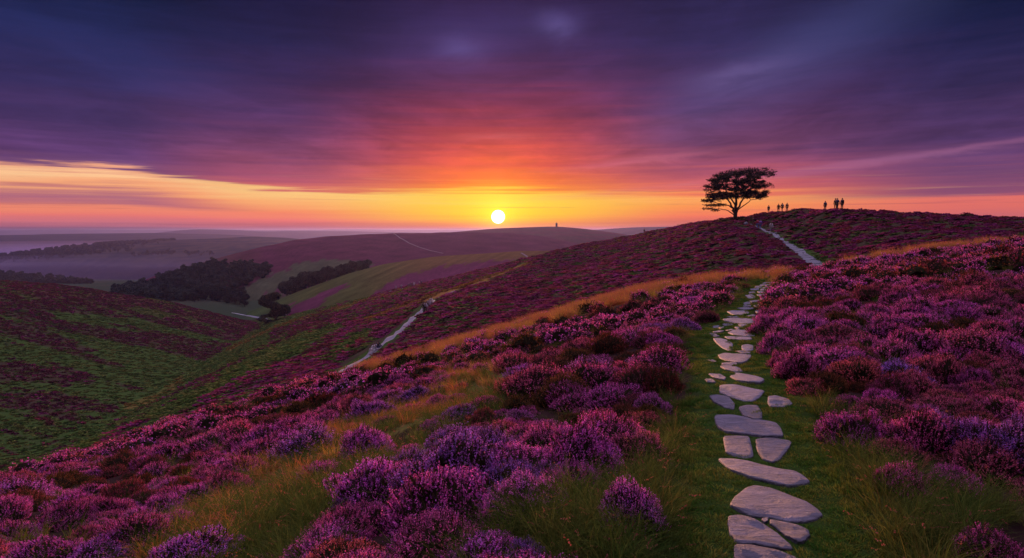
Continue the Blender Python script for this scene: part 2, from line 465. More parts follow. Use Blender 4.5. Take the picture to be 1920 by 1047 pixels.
def zone_far(px, py, x, y):
    """green share of the slopes beyond the near crest, and a golden share."""
    v = np.interp(px, [p[0] for p in V_LINE], [p[1] for p in V_LINE])
    left = (px < 490) & (py < v)
    # left hill: streaks falling to the right
    a = .30
    s1, t1 = px * math.cos(a) + py * math.sin(a), -px * math.sin(a) + py * math.cos(a)
    nl = N_B(s1 / 260, t1 / 14) * .7 + .4 * N_C(s1 / 90, t1 / 6)
    low = np.clip((py - (560 + px * .18)) / 110, 0, 1)
    gl = nl * 1.1 + (low - .35) * 1.5
    for P in ([(0, 678), (90, 690), (150, 716), (60, 735), (0, 728)], [(0, 735), (120, 740), (210, 765), (120, 775), (0, 765)], [(300, 625), (380, 650), (400, 672), (330, 668), (230, 636)], [(150, 605), (300, 640), (250, 650), (150, 625)]):
        gl = np.where(inside(px + 8 * nl, py + 4 * nl, P), -1, gl)
    for P in ([(80, 595), (230, 600), (320, 612), (260, 625), (150, 606)], [(260, 575), (340, 592), (300, 600), (220, 583)], [(190, 640), (330, 668), (400, 690), (250, 700), (160, 668)]):
        gl = np.where(inside(px + 8 * nl, py + 3 * nl, P), gl + 1.2, gl)
    for L, h in (([(100, 590), (230, 600), (330, 624), (450, 645)], 5), ([(150, 636), (260, 658), (390, 692)], 9), ([(-60, 650), (60, 660), (180, 690), (330, 716)], 8), ([(-60, 722), (120, 724), (260, 745)], 9)):
        gl = gl + 1.5 * near_line(px + 9 * nl, py + 3 * nl, L, h)
    for L, h in (([(220, 626), (330, 655), (410, 668)], 8), ([(-60, 690), (90, 698), (160, 714)], 13), ([(-60, 745), (120, 750), (210, 768)], 9), ([(60, 778), (150, 784)], 6), ([(-60, 600), (100, 640), (220, 690)], 7)):
        gl = gl - 1.7 * near_line(px + 9 * nl, py + 3 * nl, L, h)
    # right slope: streaks rising to the right
    a = -.45
    s2, t2 = px * math.cos(a) + py * math.sin(a), -px * math.sin(a) + py * math.cos(a)
    nr = N_D(s2 / 280, t2 / 12) * .6 + .4 * N_A(s2 / 110, t2 / 5)
    dv = np.clip((px - np.interp(-py, [-980, -866, -780, -722, -682, -650, -618, -560], [-400, 0, 200, 300, 380, 430, 480, 620])), -50, 900)
    gr = nr * .9 + .85 - dv / 150
    for P in ([(640, 640), (700, 605), (735, 590), (700, 625), (655, 655), (620, 668)], [(520, 668), (600, 640), (590, 655), (540, 680), (470, 700)], [(420, 700), (500, 655), (600, 615), (640, 600), (540, 665), (400, 735), (330, 760)]):
        gr = np.where(inside(px + 8 * nr, py + 4 * nr, P), gr + 1.5, gr)
    for L, h in (([(150, 812), (300, 742), (420, 672), (490, 626)], 16), ([(290, 792), (430, 712), (540, 662), (640, 618)], 11), ([(540, 692), (600, 664), (700, 622)], 6)):
        gr = gr + 1.5 * near_line(px + 8 * nr, py + 3 * nr, L, h)
    for L, h in (([(200, 800), (330, 737), (430, 690), (560, 630)], 3.5), ([(400, 752), (520, 692), (640, 634), (760, 575)], 14), ([(520, 627), (620, 600), (720, 574), (810, 548)], 8), ([(560, 712), (650, 682), (700, 650)], 8)):
        gr = gr - 1.7 * near_line(px + 8 * nr, py + 3 * nr, L, h)
    g = np.where(left, gl, gr)
    # beyond the sheep path: the hill under the tree is heather all over with faint bands
    hillm = (px > np.interp(-py, [-700, -660, -612, -568, -541, -492, -400], [640, 700, 760, 805, 870, 990, 1000]))
    g = np.where(hillm, -1.25 + .35 * N_B(px / 60, py / 8) + .9 * np.clip((py < 412 + np.abs(px - 1400) * .03) * .6, 0, 1), g)
    # bright verges
    g = np.maximum(g, 1.4 * near_line(px, py, [(1440, 436), (1478, 452), (1512, 470), (1545, 492), (1560, 503)], [2, 4, 6, 10, 12]))
    g = np.maximum(g, .9 * near_line(px, py, PATHL, [7, 6, 6, 5, 5, 4, 3, 3, 3, 2, 2]))
    gold = near_line(px, py, [(690, 600), (740, 580), (790, 563), (850, 545), (920, 520), (1000, 492)], [3, 4, 5, 5, 4, 3])
    gold = np.maximum(gold, .7 * near_line(px, py, [(430, 655), (520, 612), (620, 582), (720, 554), (800, 534)], 3.5))
    gold = np.maximum(gold, .5 * near_line(px, py, [(1100, 470), (1208, 446), (1300, 428), (1370, 418)], 5))
    gold = np.maximum(gold, .7 * near_line(px, py, [(640, 695), (700, 676), (760, 660)], 4))
    gold = np.maximum(gold, .5 * near_line(px, py, [(340, 712), (300, 745), (240, 765)], 7))
    return g, gold


def mixc(a, b, t):
    t = t[:, None]
    return np.asarray(a) * (1 - t) + np.asarray(b) * t


def sheet_colour(x, y, z):
    px, py = pix(x, y, z)
    rho = np.hypot(x, y)
    turf, long_, dark, gold = zone_near(px, py)
    n = len(x)
    c = np.tile(np.array([.030, .016, .014]), (n, 1))
    c = mixc(c, (.055, .052, .018), dark)
    c = mixc(c, (.11, .10, .028), long_)
    c = mixc(c, (.026, .050, .010), turf)
    c = mixc(c, (.24, .13, .035), np.clip(gold, 0, 1))
    g, go = zone_far(px, py, x, y)
    f = np.tile(np.array([.055, .018, .026]), (n, 1))
    f = mixc(f, (.042, .074, .017), smooth(g * 1.0 + .40))
    f = mixc(f, (.26, .12, .035), np.clip(go, 0, 1) * .8)
    brown = np.clip(1 - (py - np.interp(px, [0, 150, 300, 480], [527, 540, 565, 608])) / 40, 0, 1) * (px < 490) * (rho > 150)
    f = mixc(f, (.10, .035, .025), brown * .8)
    f = mixc(f, (.010, .008, .008), .9 * near_line(px, py, [(-50, 560), (0, 572), (60, 590), (120, 615), (180, 642)], [4, 4, 4, 3, 2]))
    w = smooth((rho - 47) / 8)
    far = smooth((rho - 475) / 40)
    c = c * (1 - w[:, None]) + f * w[:, None]
    nz = smooth(.5 + W5(x, y))
    fc = mixc(np.tile(np.array([.030, .045, .024]), (n, 1)), (.045, .048, .030), nz)
    return c * (1 - far[:, None]) + fc * far[:, None]


def polar_mesh(name, s, az, rho, colour, mat):
    A, R = np.meshgrid(az, rho, indexing='ij')
    x, y = (R * np.sin(A)).ravel(), (R * np.cos(A)).ravel()
    z = s.height(x, y)
    na, nr = len(az), len(rho)
    i, j = np.meshgrid(np.arange(na - 1), np.arange(nr - 1), indexing='ij')
    a = (i * nr + j).ravel()
    f = np.stack([a, a + 1, a + nr + 1, a + nr], 1)
    me = np_mesh(name, np.stack([x, y, z], 1), f, [mat], col=colour(x, y, z), smooth_=True)
    return me


M_SOIL = ground_mat('moorland soil and low growth')
az_g = np.radians(np.concatenate([np.linspace(-180, -46, 60, endpoint=False), np.linspace(-46, 46, 620), np.linspace(46, 180, 61)[1:]]))
rho_g = np.concatenate([np.geomspace(.8, 60, 260, endpoint=False), np.geomspace(60, 520, 300, endpoint=False), np.geomspace(520, 13300, 100)])
tag(link('ground', polar_mesh('ground', ground_s, az_g, rho_g, sheet_colour, M_SOIL)), 'rolling moorland slopes falling from the path to the valley', 'ground', kind='structure')


def hill_obj(s, name, label, colour, n_az, n_r, scale=.2, bump=.5, azr=(-50, 50)):
    """Mesh of a ridge in its own band: rows follow the ridge from its front foot to its back foot."""
    az = np.radians(np.linspace(azr[0], azr[1], n_az))
    lo, hi = np.interp(az, AZ, s.lo), np.interp(az, AZ, s.hi)
    t = np.linspace(.002, .998, n_r)
    R = lo[:, None] + (hi - lo)[:, None] * t[None]
    A = np.repeat(az[:, None], n_r, 1)
    x, y = (R * np.sin(A)).ravel(), (R * np.cos(A)).ravel()
    z = s.height(x, y)
    z = np.where(z < -300, -200, z)
    i, j = np.meshgrid(np.arange(n_az - 1), np.arange(n_r - 1), indexing='ij')
    a = (i * n_r + j).ravel()
    f = np.stack([a, a + 1, a + n_r + 1, a + n_r], 1)
    me = np_mesh(name, np.stack([x, y, z], 1), f, [ground_mat(name + ' cover', scale, bump)], col=colour(x, y, z), smooth_=True)
    return tag(link(name, me), label, 'hill', kind='structure')


def col_C(x, y, z):
    px, py = pix(x, y, z)
    n = len(x)
    a = -.42
    s, t = px * math.cos(a) + py * math.sin(a), -px * math.sin(a) + py * math.cos(a)
    q = N_D(s / 100, t / 6)
    c = np.tile(np.array([.060, .066, .020]), (n, 1))
    c = mixc(c, (.042, .070, .024), smooth((600 - px) / 150))
    c = mixc(c, (.12, .060, .026), smooth((px - 640) / 200) * .8)
    p = inside(px + 4 * q, py + 3 * q, [(530, 582), (590, 558), (640, 535), (660, 532), (620, 555), (580, 585), (540, 605)])
    p |= inside(px + 4 * q, py + 3 * q, [(690, 560), (720, 535), (760, 515), (830, 500), (900, 490), (1100, 480), (1100, 560), (760, 560)])
    c = mixc(c, (.10, .022, .055), p * .9)
    return c * (1 + .18 * q)[:, None]


def col_D(x, y, z):
    px, py = pix(x, y, z)
    n = len(x)
    q = N_C(px / 60, py / 6)
    c = np.tile(np.array([.075, .022, .036]), (n, 1))
    g = inside(px + 8 * q, py + 2 * q, [(520, 512), (560, 492), (620, 487), (700, 492), (700, 512), (600, 530), (540, 535), (430, 575), (300, 590), (300, 575), (430, 548)])
    g |= (py > 552)
    c = mixc(c, (.050, .062, .030), g * .9)
    c = mixc(c, (.075, .05, .03), np.clip((500 - px) / 120, 0, 1) * (py < 505) * .7)
    return c * (1 + .15 * q)[:, None]


def flat_col(a, b, seed, sx, sy):
    w = Wave(seed, 1.0)
    def f(x, y, z):
        px, py = pix(x, y, z)
        return mixc(np.tile(np.array(a), (len(x), 1)), b, smooth(.5 + .8 * w(px / sx, py / sy)))
    return f


hill_obj(hillC, 'hill', 'green spur with purple heather strips beyond the near slope', col_C, 420, 90, .35, .5)
hill_obj(hillD, 'hill', 'broad rounded purple moor hill left of the sun', col_D, 420, 90, .12, 1.0)
hill_obj(hillE, 'hill', 'smooth hill below the sun with a small tower on top', flat_col((.075, .025, .032), (.06, .032, .03), 41, 60, 5), 360, 60, .06, 1.5)
hill_obj(hillG, 'hill', 'low wooded ridge at left behind the near hillside', flat_col((.03, .04, .025), (.04, .05, .03), 42, 30, 5), 260, 50, .12, 1.5, (-50, -10))
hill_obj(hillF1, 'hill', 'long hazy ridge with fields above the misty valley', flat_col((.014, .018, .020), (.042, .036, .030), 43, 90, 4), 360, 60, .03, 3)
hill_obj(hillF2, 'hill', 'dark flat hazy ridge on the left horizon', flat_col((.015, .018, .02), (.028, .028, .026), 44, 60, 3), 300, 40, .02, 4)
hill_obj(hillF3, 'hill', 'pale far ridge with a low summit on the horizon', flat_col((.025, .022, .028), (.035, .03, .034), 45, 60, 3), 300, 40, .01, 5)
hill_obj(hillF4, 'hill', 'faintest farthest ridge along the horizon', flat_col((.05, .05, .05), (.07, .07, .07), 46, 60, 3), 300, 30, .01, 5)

# ------------------------------------------------------------------ plant meshes
def unit(v):
    return v / np.maximum(np.linalg.norm(v, axis=-1, keepdims=True), 1e-9)


def quads(P, A, B):
    """quads centred at P spanned by half vectors A, B."""
    v = np.stack([P - A - B, P + A - B, P + A + B, P - A + B], 1).reshape(-1, 3)
    f = np.arange(len(v)).reshape(-1, 4)
    return v, f


def lump(d, seed, amp=.16):
    w1, w2 = Wave(seed, 1.3), Wave(seed + 9, .5)
    return 1 + amp * w1(d[:, 0] + d[:, 2], d[:, 1] - d[:, 2]) + amp * .5 * w2(d[:, 0] - d[:, 2], d[:, 1] + .5 * d[:, 2])


def dome_dirs(n, r, low=-.05):
    z = r.uniform(low, 1, n)
    a = r.uniform(0, 2 * np.pi, n)
    s = np.sqrt(1 - np.clip(z, -1, 1) ** 2)
    return np.stack([s * np.cos(a), s * np.sin(a), z], 1)


def flower_geo(seed, nsp, petals, slen, psize, amp=.16, bare=.25):
    r = np.random.default_rng(seed)
    d = dome_dirs(nsp, r, .02)
    d = d[r.random(len(d)) < np.clip(.25 + d[:, 2] * 2.2, 0, 1)]; nsp = len(d)
    k = Wave(seed + 3, .9)(d[:, 0], d[:, 1]) > -1.1 + bare * 2      # thin patches in the bloom
    k |= r.random(nsp) < .35
    d = d[k]; n = len(d)
    R = lump(d, seed, amp) * r.uniform(.94, 1.05, n)
    tip = d * R[:, None] * np.array([1, 1, .82])
    ax = unit(d * .75 + np.array([0, 0, .6]) + r.normal(0, .25, (n, 3)))
    L = slen * r.uniform(.6, 1.35, n)
    t = np.linspace(0, 1, petals)[None, :] + r.uniform(-.1, .1, (n, petals))
    P = tip[:, None, :] - ax[:, None, :] * (L[:, None] * t)[:, :, None]
    P = P + r.normal(0, psize * .75, P.shape)
    P = P.reshape(-1, 3)
    A = unit(r.normal(0, 1, P.shape)); B = unit(np.cross(A, unit(r.normal(0, 1, P.shape))))
    sz = psize * r.uniform(.6, 1.25, len(P))[:, None] * np.repeat((1 - .45 * (1 - t.clip(0, 1))).ravel()[:, None], 1, 1)
    v, f = quads(P, A * sz, B * sz * .8)
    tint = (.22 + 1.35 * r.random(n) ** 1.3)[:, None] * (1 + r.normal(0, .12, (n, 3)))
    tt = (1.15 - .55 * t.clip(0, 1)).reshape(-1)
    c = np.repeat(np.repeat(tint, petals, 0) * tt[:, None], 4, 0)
    return v, f, np.clip(c, .1, 1.6)


def core_geo(seed, r0=.80, seg=14, rings=6, amp=.16):
    a = np.linspace(0, 2 * np.pi, seg, endpoint=False)
    e = np.linspace(-.15, 1.5, rings)
    E, A = np.meshgrid(e, a, indexing='ij')
    d = np.stack([np.cos(E) * np.cos(A), np.cos(E) * np.sin(A), np.sin(E)], -1).reshape(-1, 3)
    v = d * (lump(d, seed, amp) * r0)[:, None] * np.array([1, 1, .82])
    i, j = np.meshgrid(np.arange(rings - 1), np.arange(seg), indexing='ij')
    p = (i * seg + j).ravel(); q = (i * seg + (j + 1) % seg).ravel()
    return v, np.stack([p, q, q + seg, p + seg], 1)


def leaf_geo(seed, n, size, lo=.74, hi=1.0, amp=.16):
    r = np.random.default_rng(seed + 77)
    d = dome_dirs(n, r, -.12)
    P = d * (lump(d, seed, amp) * r.uniform(lo, hi, n))[:, None] * np.array([1, 1, .82])
    ax = unit(d * .6 + np.array([0, 0, .7]) + r.normal(0, .3, (n, 3)))
    side = unit(np.cross(ax, unit(r.normal(0, 1, (n, 3)))))
    s = size * r.uniform(.6, 1.4, n)[:, None]
    v, f = quads(P, side * s * .16, ax * s)
    c = np.repeat(r.uniform(.5, 1.5, (n, 1)) * np.array([1, 1, 1]) * (1 + r.normal(0, .15, (n, 3))), 4, 0)
    return v, f, np.clip(c, .1, 2)


def merge(parts):
    V, Fc, C, M = [], [], [], []
    o = 0
    for v, f, c, m in parts:
        V.append(v); Fc.append(f + o); o += len(v)
        C.append(np.ones((len(v), 3)) if c is None else c); M.append(np.full(len(f), m))
    return np.concatenate(V), np.concatenate(Fc), np.concatenate(C), np.concatenate(M)


HERO = []
for s in range(5):
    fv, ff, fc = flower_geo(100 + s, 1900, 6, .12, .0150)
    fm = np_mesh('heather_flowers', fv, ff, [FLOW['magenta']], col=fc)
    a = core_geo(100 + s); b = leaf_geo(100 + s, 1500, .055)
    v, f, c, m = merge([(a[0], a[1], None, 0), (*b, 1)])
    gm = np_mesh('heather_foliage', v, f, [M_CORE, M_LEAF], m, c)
    HERO.append((fm, gm))


def lib(name, objs):
    """A collection of source meshes for scattered ground cover (not in the scene itself)."""
    c = bpy.data.collections.new(name)
    for i, me in enumerate(objs):
        c.objects.link(bpy.data.objects.new(f'{name}_{i:02d}', me))
    return c


def heather_lod(kind, seed, nsp, petals, slen, ps, nl, ls, r0=.8):
    p = []
    a = core_geo(seed, r0, 10, 5); p.append((a[0], a[1], None, 0))
    if nl: p.append((*leaf_geo(seed, nl, ls), 1))
    fv = flower_geo(seed, nsp, petals, slen, ps); p.append((*fv, 2))
    v, f, c, m = merge(p)
    return np_mesh('heather_clump', v, f, [M_CORE, M_LEAF, FLOW[kind]], m, c)


KINDS = ['magenta', 'violet', 'pink', 'rust']
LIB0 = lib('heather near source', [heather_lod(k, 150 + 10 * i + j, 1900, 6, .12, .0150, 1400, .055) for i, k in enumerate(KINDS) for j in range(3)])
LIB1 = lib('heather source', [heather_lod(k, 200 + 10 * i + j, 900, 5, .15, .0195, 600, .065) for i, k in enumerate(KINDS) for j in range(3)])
LIB2 = lib('heather middle source', [heather_lod(k, 300 + 10 * i + j, 170, 2, .14, .055, 60, .12) for i, k in enumerate(KINDS) for j in range(2)])


def far_clump(mat, seed, n, ps, flat=1.0):
    a = core_geo(seed, .72, 7, 4, .2)
    r = np.random.default_rng(seed)
    d = dome_dirs(n, r, .05)
    P = d * (lump(d, seed, .2) * r.uniform(.85, 1.08, n))[:, None] * np.array([1, 1, .82 * flat])
    A = unit(r.normal(0, 1, P.shape)); B = unit(np.cross(A, unit(r.normal(0, 1, P.shape))))
    s = ps * r.uniform(.6, 1.3, n)[:, None]
    v, f = quads(P, A * s, B * s)
    c = np.repeat(r.uniform(.5, 1.4, (n, 1)) * np.ones(3), 4, 0)
    v, f, c, m = merge([(a[0] * np.array([1, 1, flat]), a[1], None, 0), (v, f, c, 1)])
    return np_mesh('far_clump', v, f, [M_CORE, mat], m, c)


LIB3 = lib('far source', [far_clump(M_PURP_FAR, 400 + j, 46, .17) for j in range(3)] + [far_clump(M_GREEN_FAR, 410 + j, 50, .17, .6) for j in range(2)] + [far_clump(M_GOLD_FAR, 420, 50, .15, .8)] + [far_clump(M_DULL_FAR, 430 + j, 46, .17) for j in range(2)])


def blades(seed, n, rad, h, wid, bend, seg=3, seeds=0, upright=.5):
    r = np.random.default_rng(seed)
    a = r.uniform(0, 2 * np.pi, n); q = rad * np.sqrt(r.random(n))
    base = np.stack([q * np.cos(a), q * np.sin(a), np.full(n, -.02)], 1)
    la = a + r.normal(0, 1.0, n)
    lean = np.stack([np.cos(la), np.sin(la), np.zeros(n)], 1)
    Hh = h * r.uniform(.5, 1.25, n); bd = bend * r.uniform(.3, 1.4, n)
    side = np.stack([-np.sin(la + r.normal(0, .8, n)), np.cos(la), np.zeros(n)], 1)
    V = []
    for k in range(seg + 1):
        t = k / seg
        c = base + lean * (Hh * (upright * .3 * t + bd * t * t))[:, None] + np.array([0, 0, 1]) * (Hh * (t - bd * .45 * t * t))[:, None]
        w = wid * (1 - t) ** .7 * .5 + wid * .04
        V += [c - side * w, c + side * w]
    V = np.stack(V, 1)
    v = V.reshape(-1, 3); m = 2 * (seg + 1)
    f = []
    for k in range(seg):
        f.append(np.stack([np.arange(n) * m + 2 * k, np.arange(n) * m + 2 * k + 1, np.arange(n) * m + 2 * k + 3, np.arange(n) * m + 2 * k + 2], 1))
    f = np.concatenate(f)
    c = np.repeat(r.uniform(.5, 1.5, (n, 1)) * (1 + r.normal(0, .1, (n, 3))), m, 0)
    out = [(v, f, np.clip(c, .1, 2), 0)]
    if seeds:
        tips = V[:seeds, -1] * .5 + V[:seeds, -2] * .5
        prev = V[:seeds, -3] * .5 + V[:seeds, -4] * .5
        ax = unit(tips - prev)
        P = np.concatenate([tips - ax * h * .035 * k + r.normal(0, h * .012, tips.shape) for k in range(7)])
        A = unit(r.normal(0, 1, P.shape)); B = unit(np.cross(A, unit(r.normal(0, 1, P.shape))))
        qv, qf = quads(P, A * h * .010, B * h * .018)
        out.append((qv, qf, None, 1))
    return merge(out)


def blade_mesh(mat, *a, **k):
    v, f, c, m = blades(*a, **k)
    return np_mesh('grass_tuft', v, f, [mat, M_SEED], m, c)


TURF = lib('turf source', [blade_mesh(M_TURF, 500 + j, 210, .17, .055, .0075, .6, 2) for j in range(3)])
LONG = lib('long grass source', [blade_mesh(M_LONG, 510 + j, 70, .10, .34, .005, .8, 4, seeds=1 + 2 * j) for j in range(3)] +
           [blade_mesh(M_GOLD, 520 + j, 80, .12, .30, .006, .6, 3, seeds=16) for j in range(2)])


# ------------------------------------------------------------------ scatter by geometry nodes
def scatter(name, pos, rot, scl, idx, coll, label, cat):
    me = bpy.data.meshes.new(name)
    n = len(pos)
    me.vertices.add(n); me.vertices.foreach_set('co', np.asarray(pos, np.float32).ravel())
    for nm, arr in (('rot', rot), ('scl', scl)):
        a = me.attributes.new(nm, 'FLOAT_VECTOR', 'POINT'); a.data.foreach_set('vector', np.asarray(arr, np.float32).ravel())
    a = me.attributes.new('idx', 'INT', 'POINT'); a.data.foreach_set('value', np.asarray(idx, np.int32))
    g = bpy.data.node_groups.new(name, 'GeometryNodeTree')
    g.interface.new_socket('Geometry', in_out='INPUT', socket_type='NodeSocketGeometry')
    g.interface.new_socket('Geometry', in_out='OUTPUT', socket_type='NodeSocketGeometry')
    N = g.nodes.new
    gi, go = N('NodeGroupInput'), N('NodeGroupOutput')
    ci = N('GeometryNodeCollectionInfo'); ci.inputs['Collection'].default_value = coll
    ci.inputs['Separate Children'].default_value = True; ci.inputs['Reset Children'].default_value = True
    ip = N('GeometryNodeInstanceOnPoints'); ip.inputs['Pick Instance'].default_value = True

    def attr(nm, ty):
        nd = N('GeometryNodeInputNamedAttribute'); nd.data_type = ty; nd.inputs['Name'].default_value = nm
        return nd.outputs['Attribute']
    l = g.links.new
    l(gi.outputs[0], ip.inputs['Points']); l(ci.outputs[0], ip.inputs['Instance'])
    l(attr('idx', 'INT'), ip.inputs['Instance Index'])
    l(attr('rot', 'FLOAT_VECTOR'), ip.inputs['Rotation']); l(attr('scl', 'FLOAT_VECTOR'), ip.inputs['Scale'])
    l(ip.outputs[0], go.inputs[0])
    o = link(name, me)
    md = o.modifiers.new('cover', 'NODES'); md.node_group = g
    return tag(o, label, cat, kind='stuff')


def rots(n, tilt=.12):
    r = rng.normal(0, tilt, (n, 3)); r[:, 2] = rng.uniform(0, 6.283, n)
    return r


def sample(y0, y1, per_m2, umin=-.95, umax=.95):
    """random ground points with y0<Y<y1 inside the wedge that the photograph sees, plus a margin."""
    area = (umax - umin) * (y1 * y1 - y0 * y0) / 2
    n = int(area * per_m2)
    y = np.sqrt(rng.uniform(y0 * y0, y1 * y1, n)); u = rng.uniform(umin, umax, n)
    x = u * y
    z = ground_s.height(x, y)
    return x, y, z


# ------------------------------------------------------------------ flagstones
def stone_material():
    m, t, out = new_mat('gritstone slab')
    tc = t.node('ShaderNodeNewGeometry'); oi = t.node('ShaderNodeObjectInfo')
    mp = t.node('ShaderNodeMapping'); t.put(mp.inputs[0], tc.outputs['Position']); mp.inputs['Scale'].default_value = (1, 2.4, 1); mp.inputs['Rotation'].default_value = (0, 0, .25)
    n1 = t.noise(mp.outputs[0], 4, 9, .68, .6)
    n2 = t.noise(tc.outputs['Position'], 38, 6, .7)
    n3 = t.noise(tc.outputs['Position'], 1.7, 3, .5)
    c = t.mix(t.smoothstep(n1, .3, .72), (.040, .037, .050), (.126, .112, .148))
    c = t.mix(t.math('MULTIPLY', t.smoothstep(n2, .52, .66), .5), c, (.045, .042, .045))
    c = t.mix(t.math('MULTIPLY', t.smoothstep(n3, .55, .75), .6), c, (.075, .078, .05))
    n4 = t.noise(tc.outputs['Position'], 9, 5, .7, 1.5)
    c = t.mix(t.math('MULTIPLY', t.smoothstep(n4, .60, .68), .55), c, (.20, .205, .17))
    vo = t.node('ShaderNodeTexVoronoi', feature='DISTANCE_TO_EDGE'); vo.inputs['Scale'].default_value = 1.7
    wv = t.node('ShaderNodeVectorMath', operation='ADD'); t.put(wv.inputs[0], tc.outputs['Position'])
    wn = t.node('ShaderNodeTexNoise'); wn.inputs['Scale'].default_value = 3.0
    ws = t.node('ShaderNodeVectorMath', operation='SCALE'); t.put(ws.inputs[0], wn.outputs['Color']); ws.inputs['Scale'].default_value = .5
    t.put(wv.inputs[1], ws.outputs[0]); t.put(vo.inputs['Vector'], wv.outputs[0]); t.put(wn.inputs['Vector'], tc.outputs['Position'])
    crack = t.math('SUBTRACT', 1.0, t.smoothstep(vo.outputs['Distance'], .0, .022))
    c = t.mix(t.math('MULTIPLY', crack, .6), c, (.02, .02, .02))
    hs = t.node('ShaderNodeHueSaturation'); t.put(hs.inputs['Color'], c)
    t.put(hs.inputs['Value'], t.math('MULTIPLY_ADD', oi.outputs['Random'], .5, .65))
    b = t.node('ShaderNodeBsdfPrincipled'); b.inputs['Roughness'].default_value = .62
    t.put(b.inputs['Base Color'], hs.outputs[0])
    hgt = t.math('ADD', t.math('MULTIPLY', n1, 1.0), t.math('MULTIPLY', n2, .22))
    bp = t.node('ShaderNodeBump'); bp.inputs['Strength'].default_value = .9; bp.inputs['Distance'].default_value = .06
    t.put(bp.inputs['Height'], hgt); t.l.new(bp.outputs[0], b.inputs['Normal']); t.l.new(b.outputs[0], out.inputs[0])
    return m


M_STONE = stone_material()


def chaikin(p, n=2):
    for _ in range(n):
        q = np.roll(p, -1, 0)
        p = np.stack([p * .87 + q * .13, p * .13 + q * .87], 1).reshape(-1, 2)
    return p


STONES = []          # outlines in x,y so that turf leaves them clear


def slab(name, outline, label, group=None, top=.022, seed=0):
    p = chaikin(np.asarray(outline, float), 2)
    r = np.random.default_rng(seed)
    c = p.mean(0)
    size = np.ptp(p, 0).max()
    STONES.append((p, c, size))
    z0 = float(ground_s.height(np.array([c[0]]), np.array([c[1]]))[0])
    n = len(p)
    tilt = r.normal(0, .012, 2)
    w = Wave(seed + 900, max(.25, size * .5))
    V = []
    rings = [(1.02, -.10), (1.01, top - .012), (.995, top - .003), (.975, top), (.75, top), (.5, top), (.25, top)]
    for k, (s, h) in enumerate(rings):
        q = c + (p - c) * s
        if k < 3: q = q + w(q[:, :1] * 3, q[:, 1:] * 3) * .006
        g = ground_s.height(q[:, 0], q[:, 1])
        z = g + h + (q - c) @ tilt + (.007 * w(q[:, 0], q[:, 1]) if h > 0 else 0)
        V.append(np.column_stack([q, z]))
    zc = float(ground_s.height(np.array([c[0]]), np.array([c[1]]))[0]) + top
    V = np.concatenate(V + [np.array([[c[0], c[1], zc]])]) - np.array([c[0], c[1], z0])
    f = []
    area = 0.5 * np.sum(p[:, 0] * np.roll(p[:, 1], -1) - np.roll(p[:, 0], -1) * p[:, 1])
    for k in range(len(rings) - 1):
        for i in range(n):
            j = (i + 1) % n
            q = [k * n + i, k * n + j, (k + 1) * n + j, (k + 1) * n + i]
            f.append(q if area > 0 else q[::-1])
    k = (len(rings) - 1) * n
    for i in range(n):
        q = [k + i, k + (i + 1) % n, len(V) - 1]
        f.append(q if area > 0 else q[::-1])
    me = np_mesh(name, V, f, [M_STONE], smooth_=True)
    return tag(link(name, me, loc=(c[0], c[1], z0)), label, 'flagstone', group)


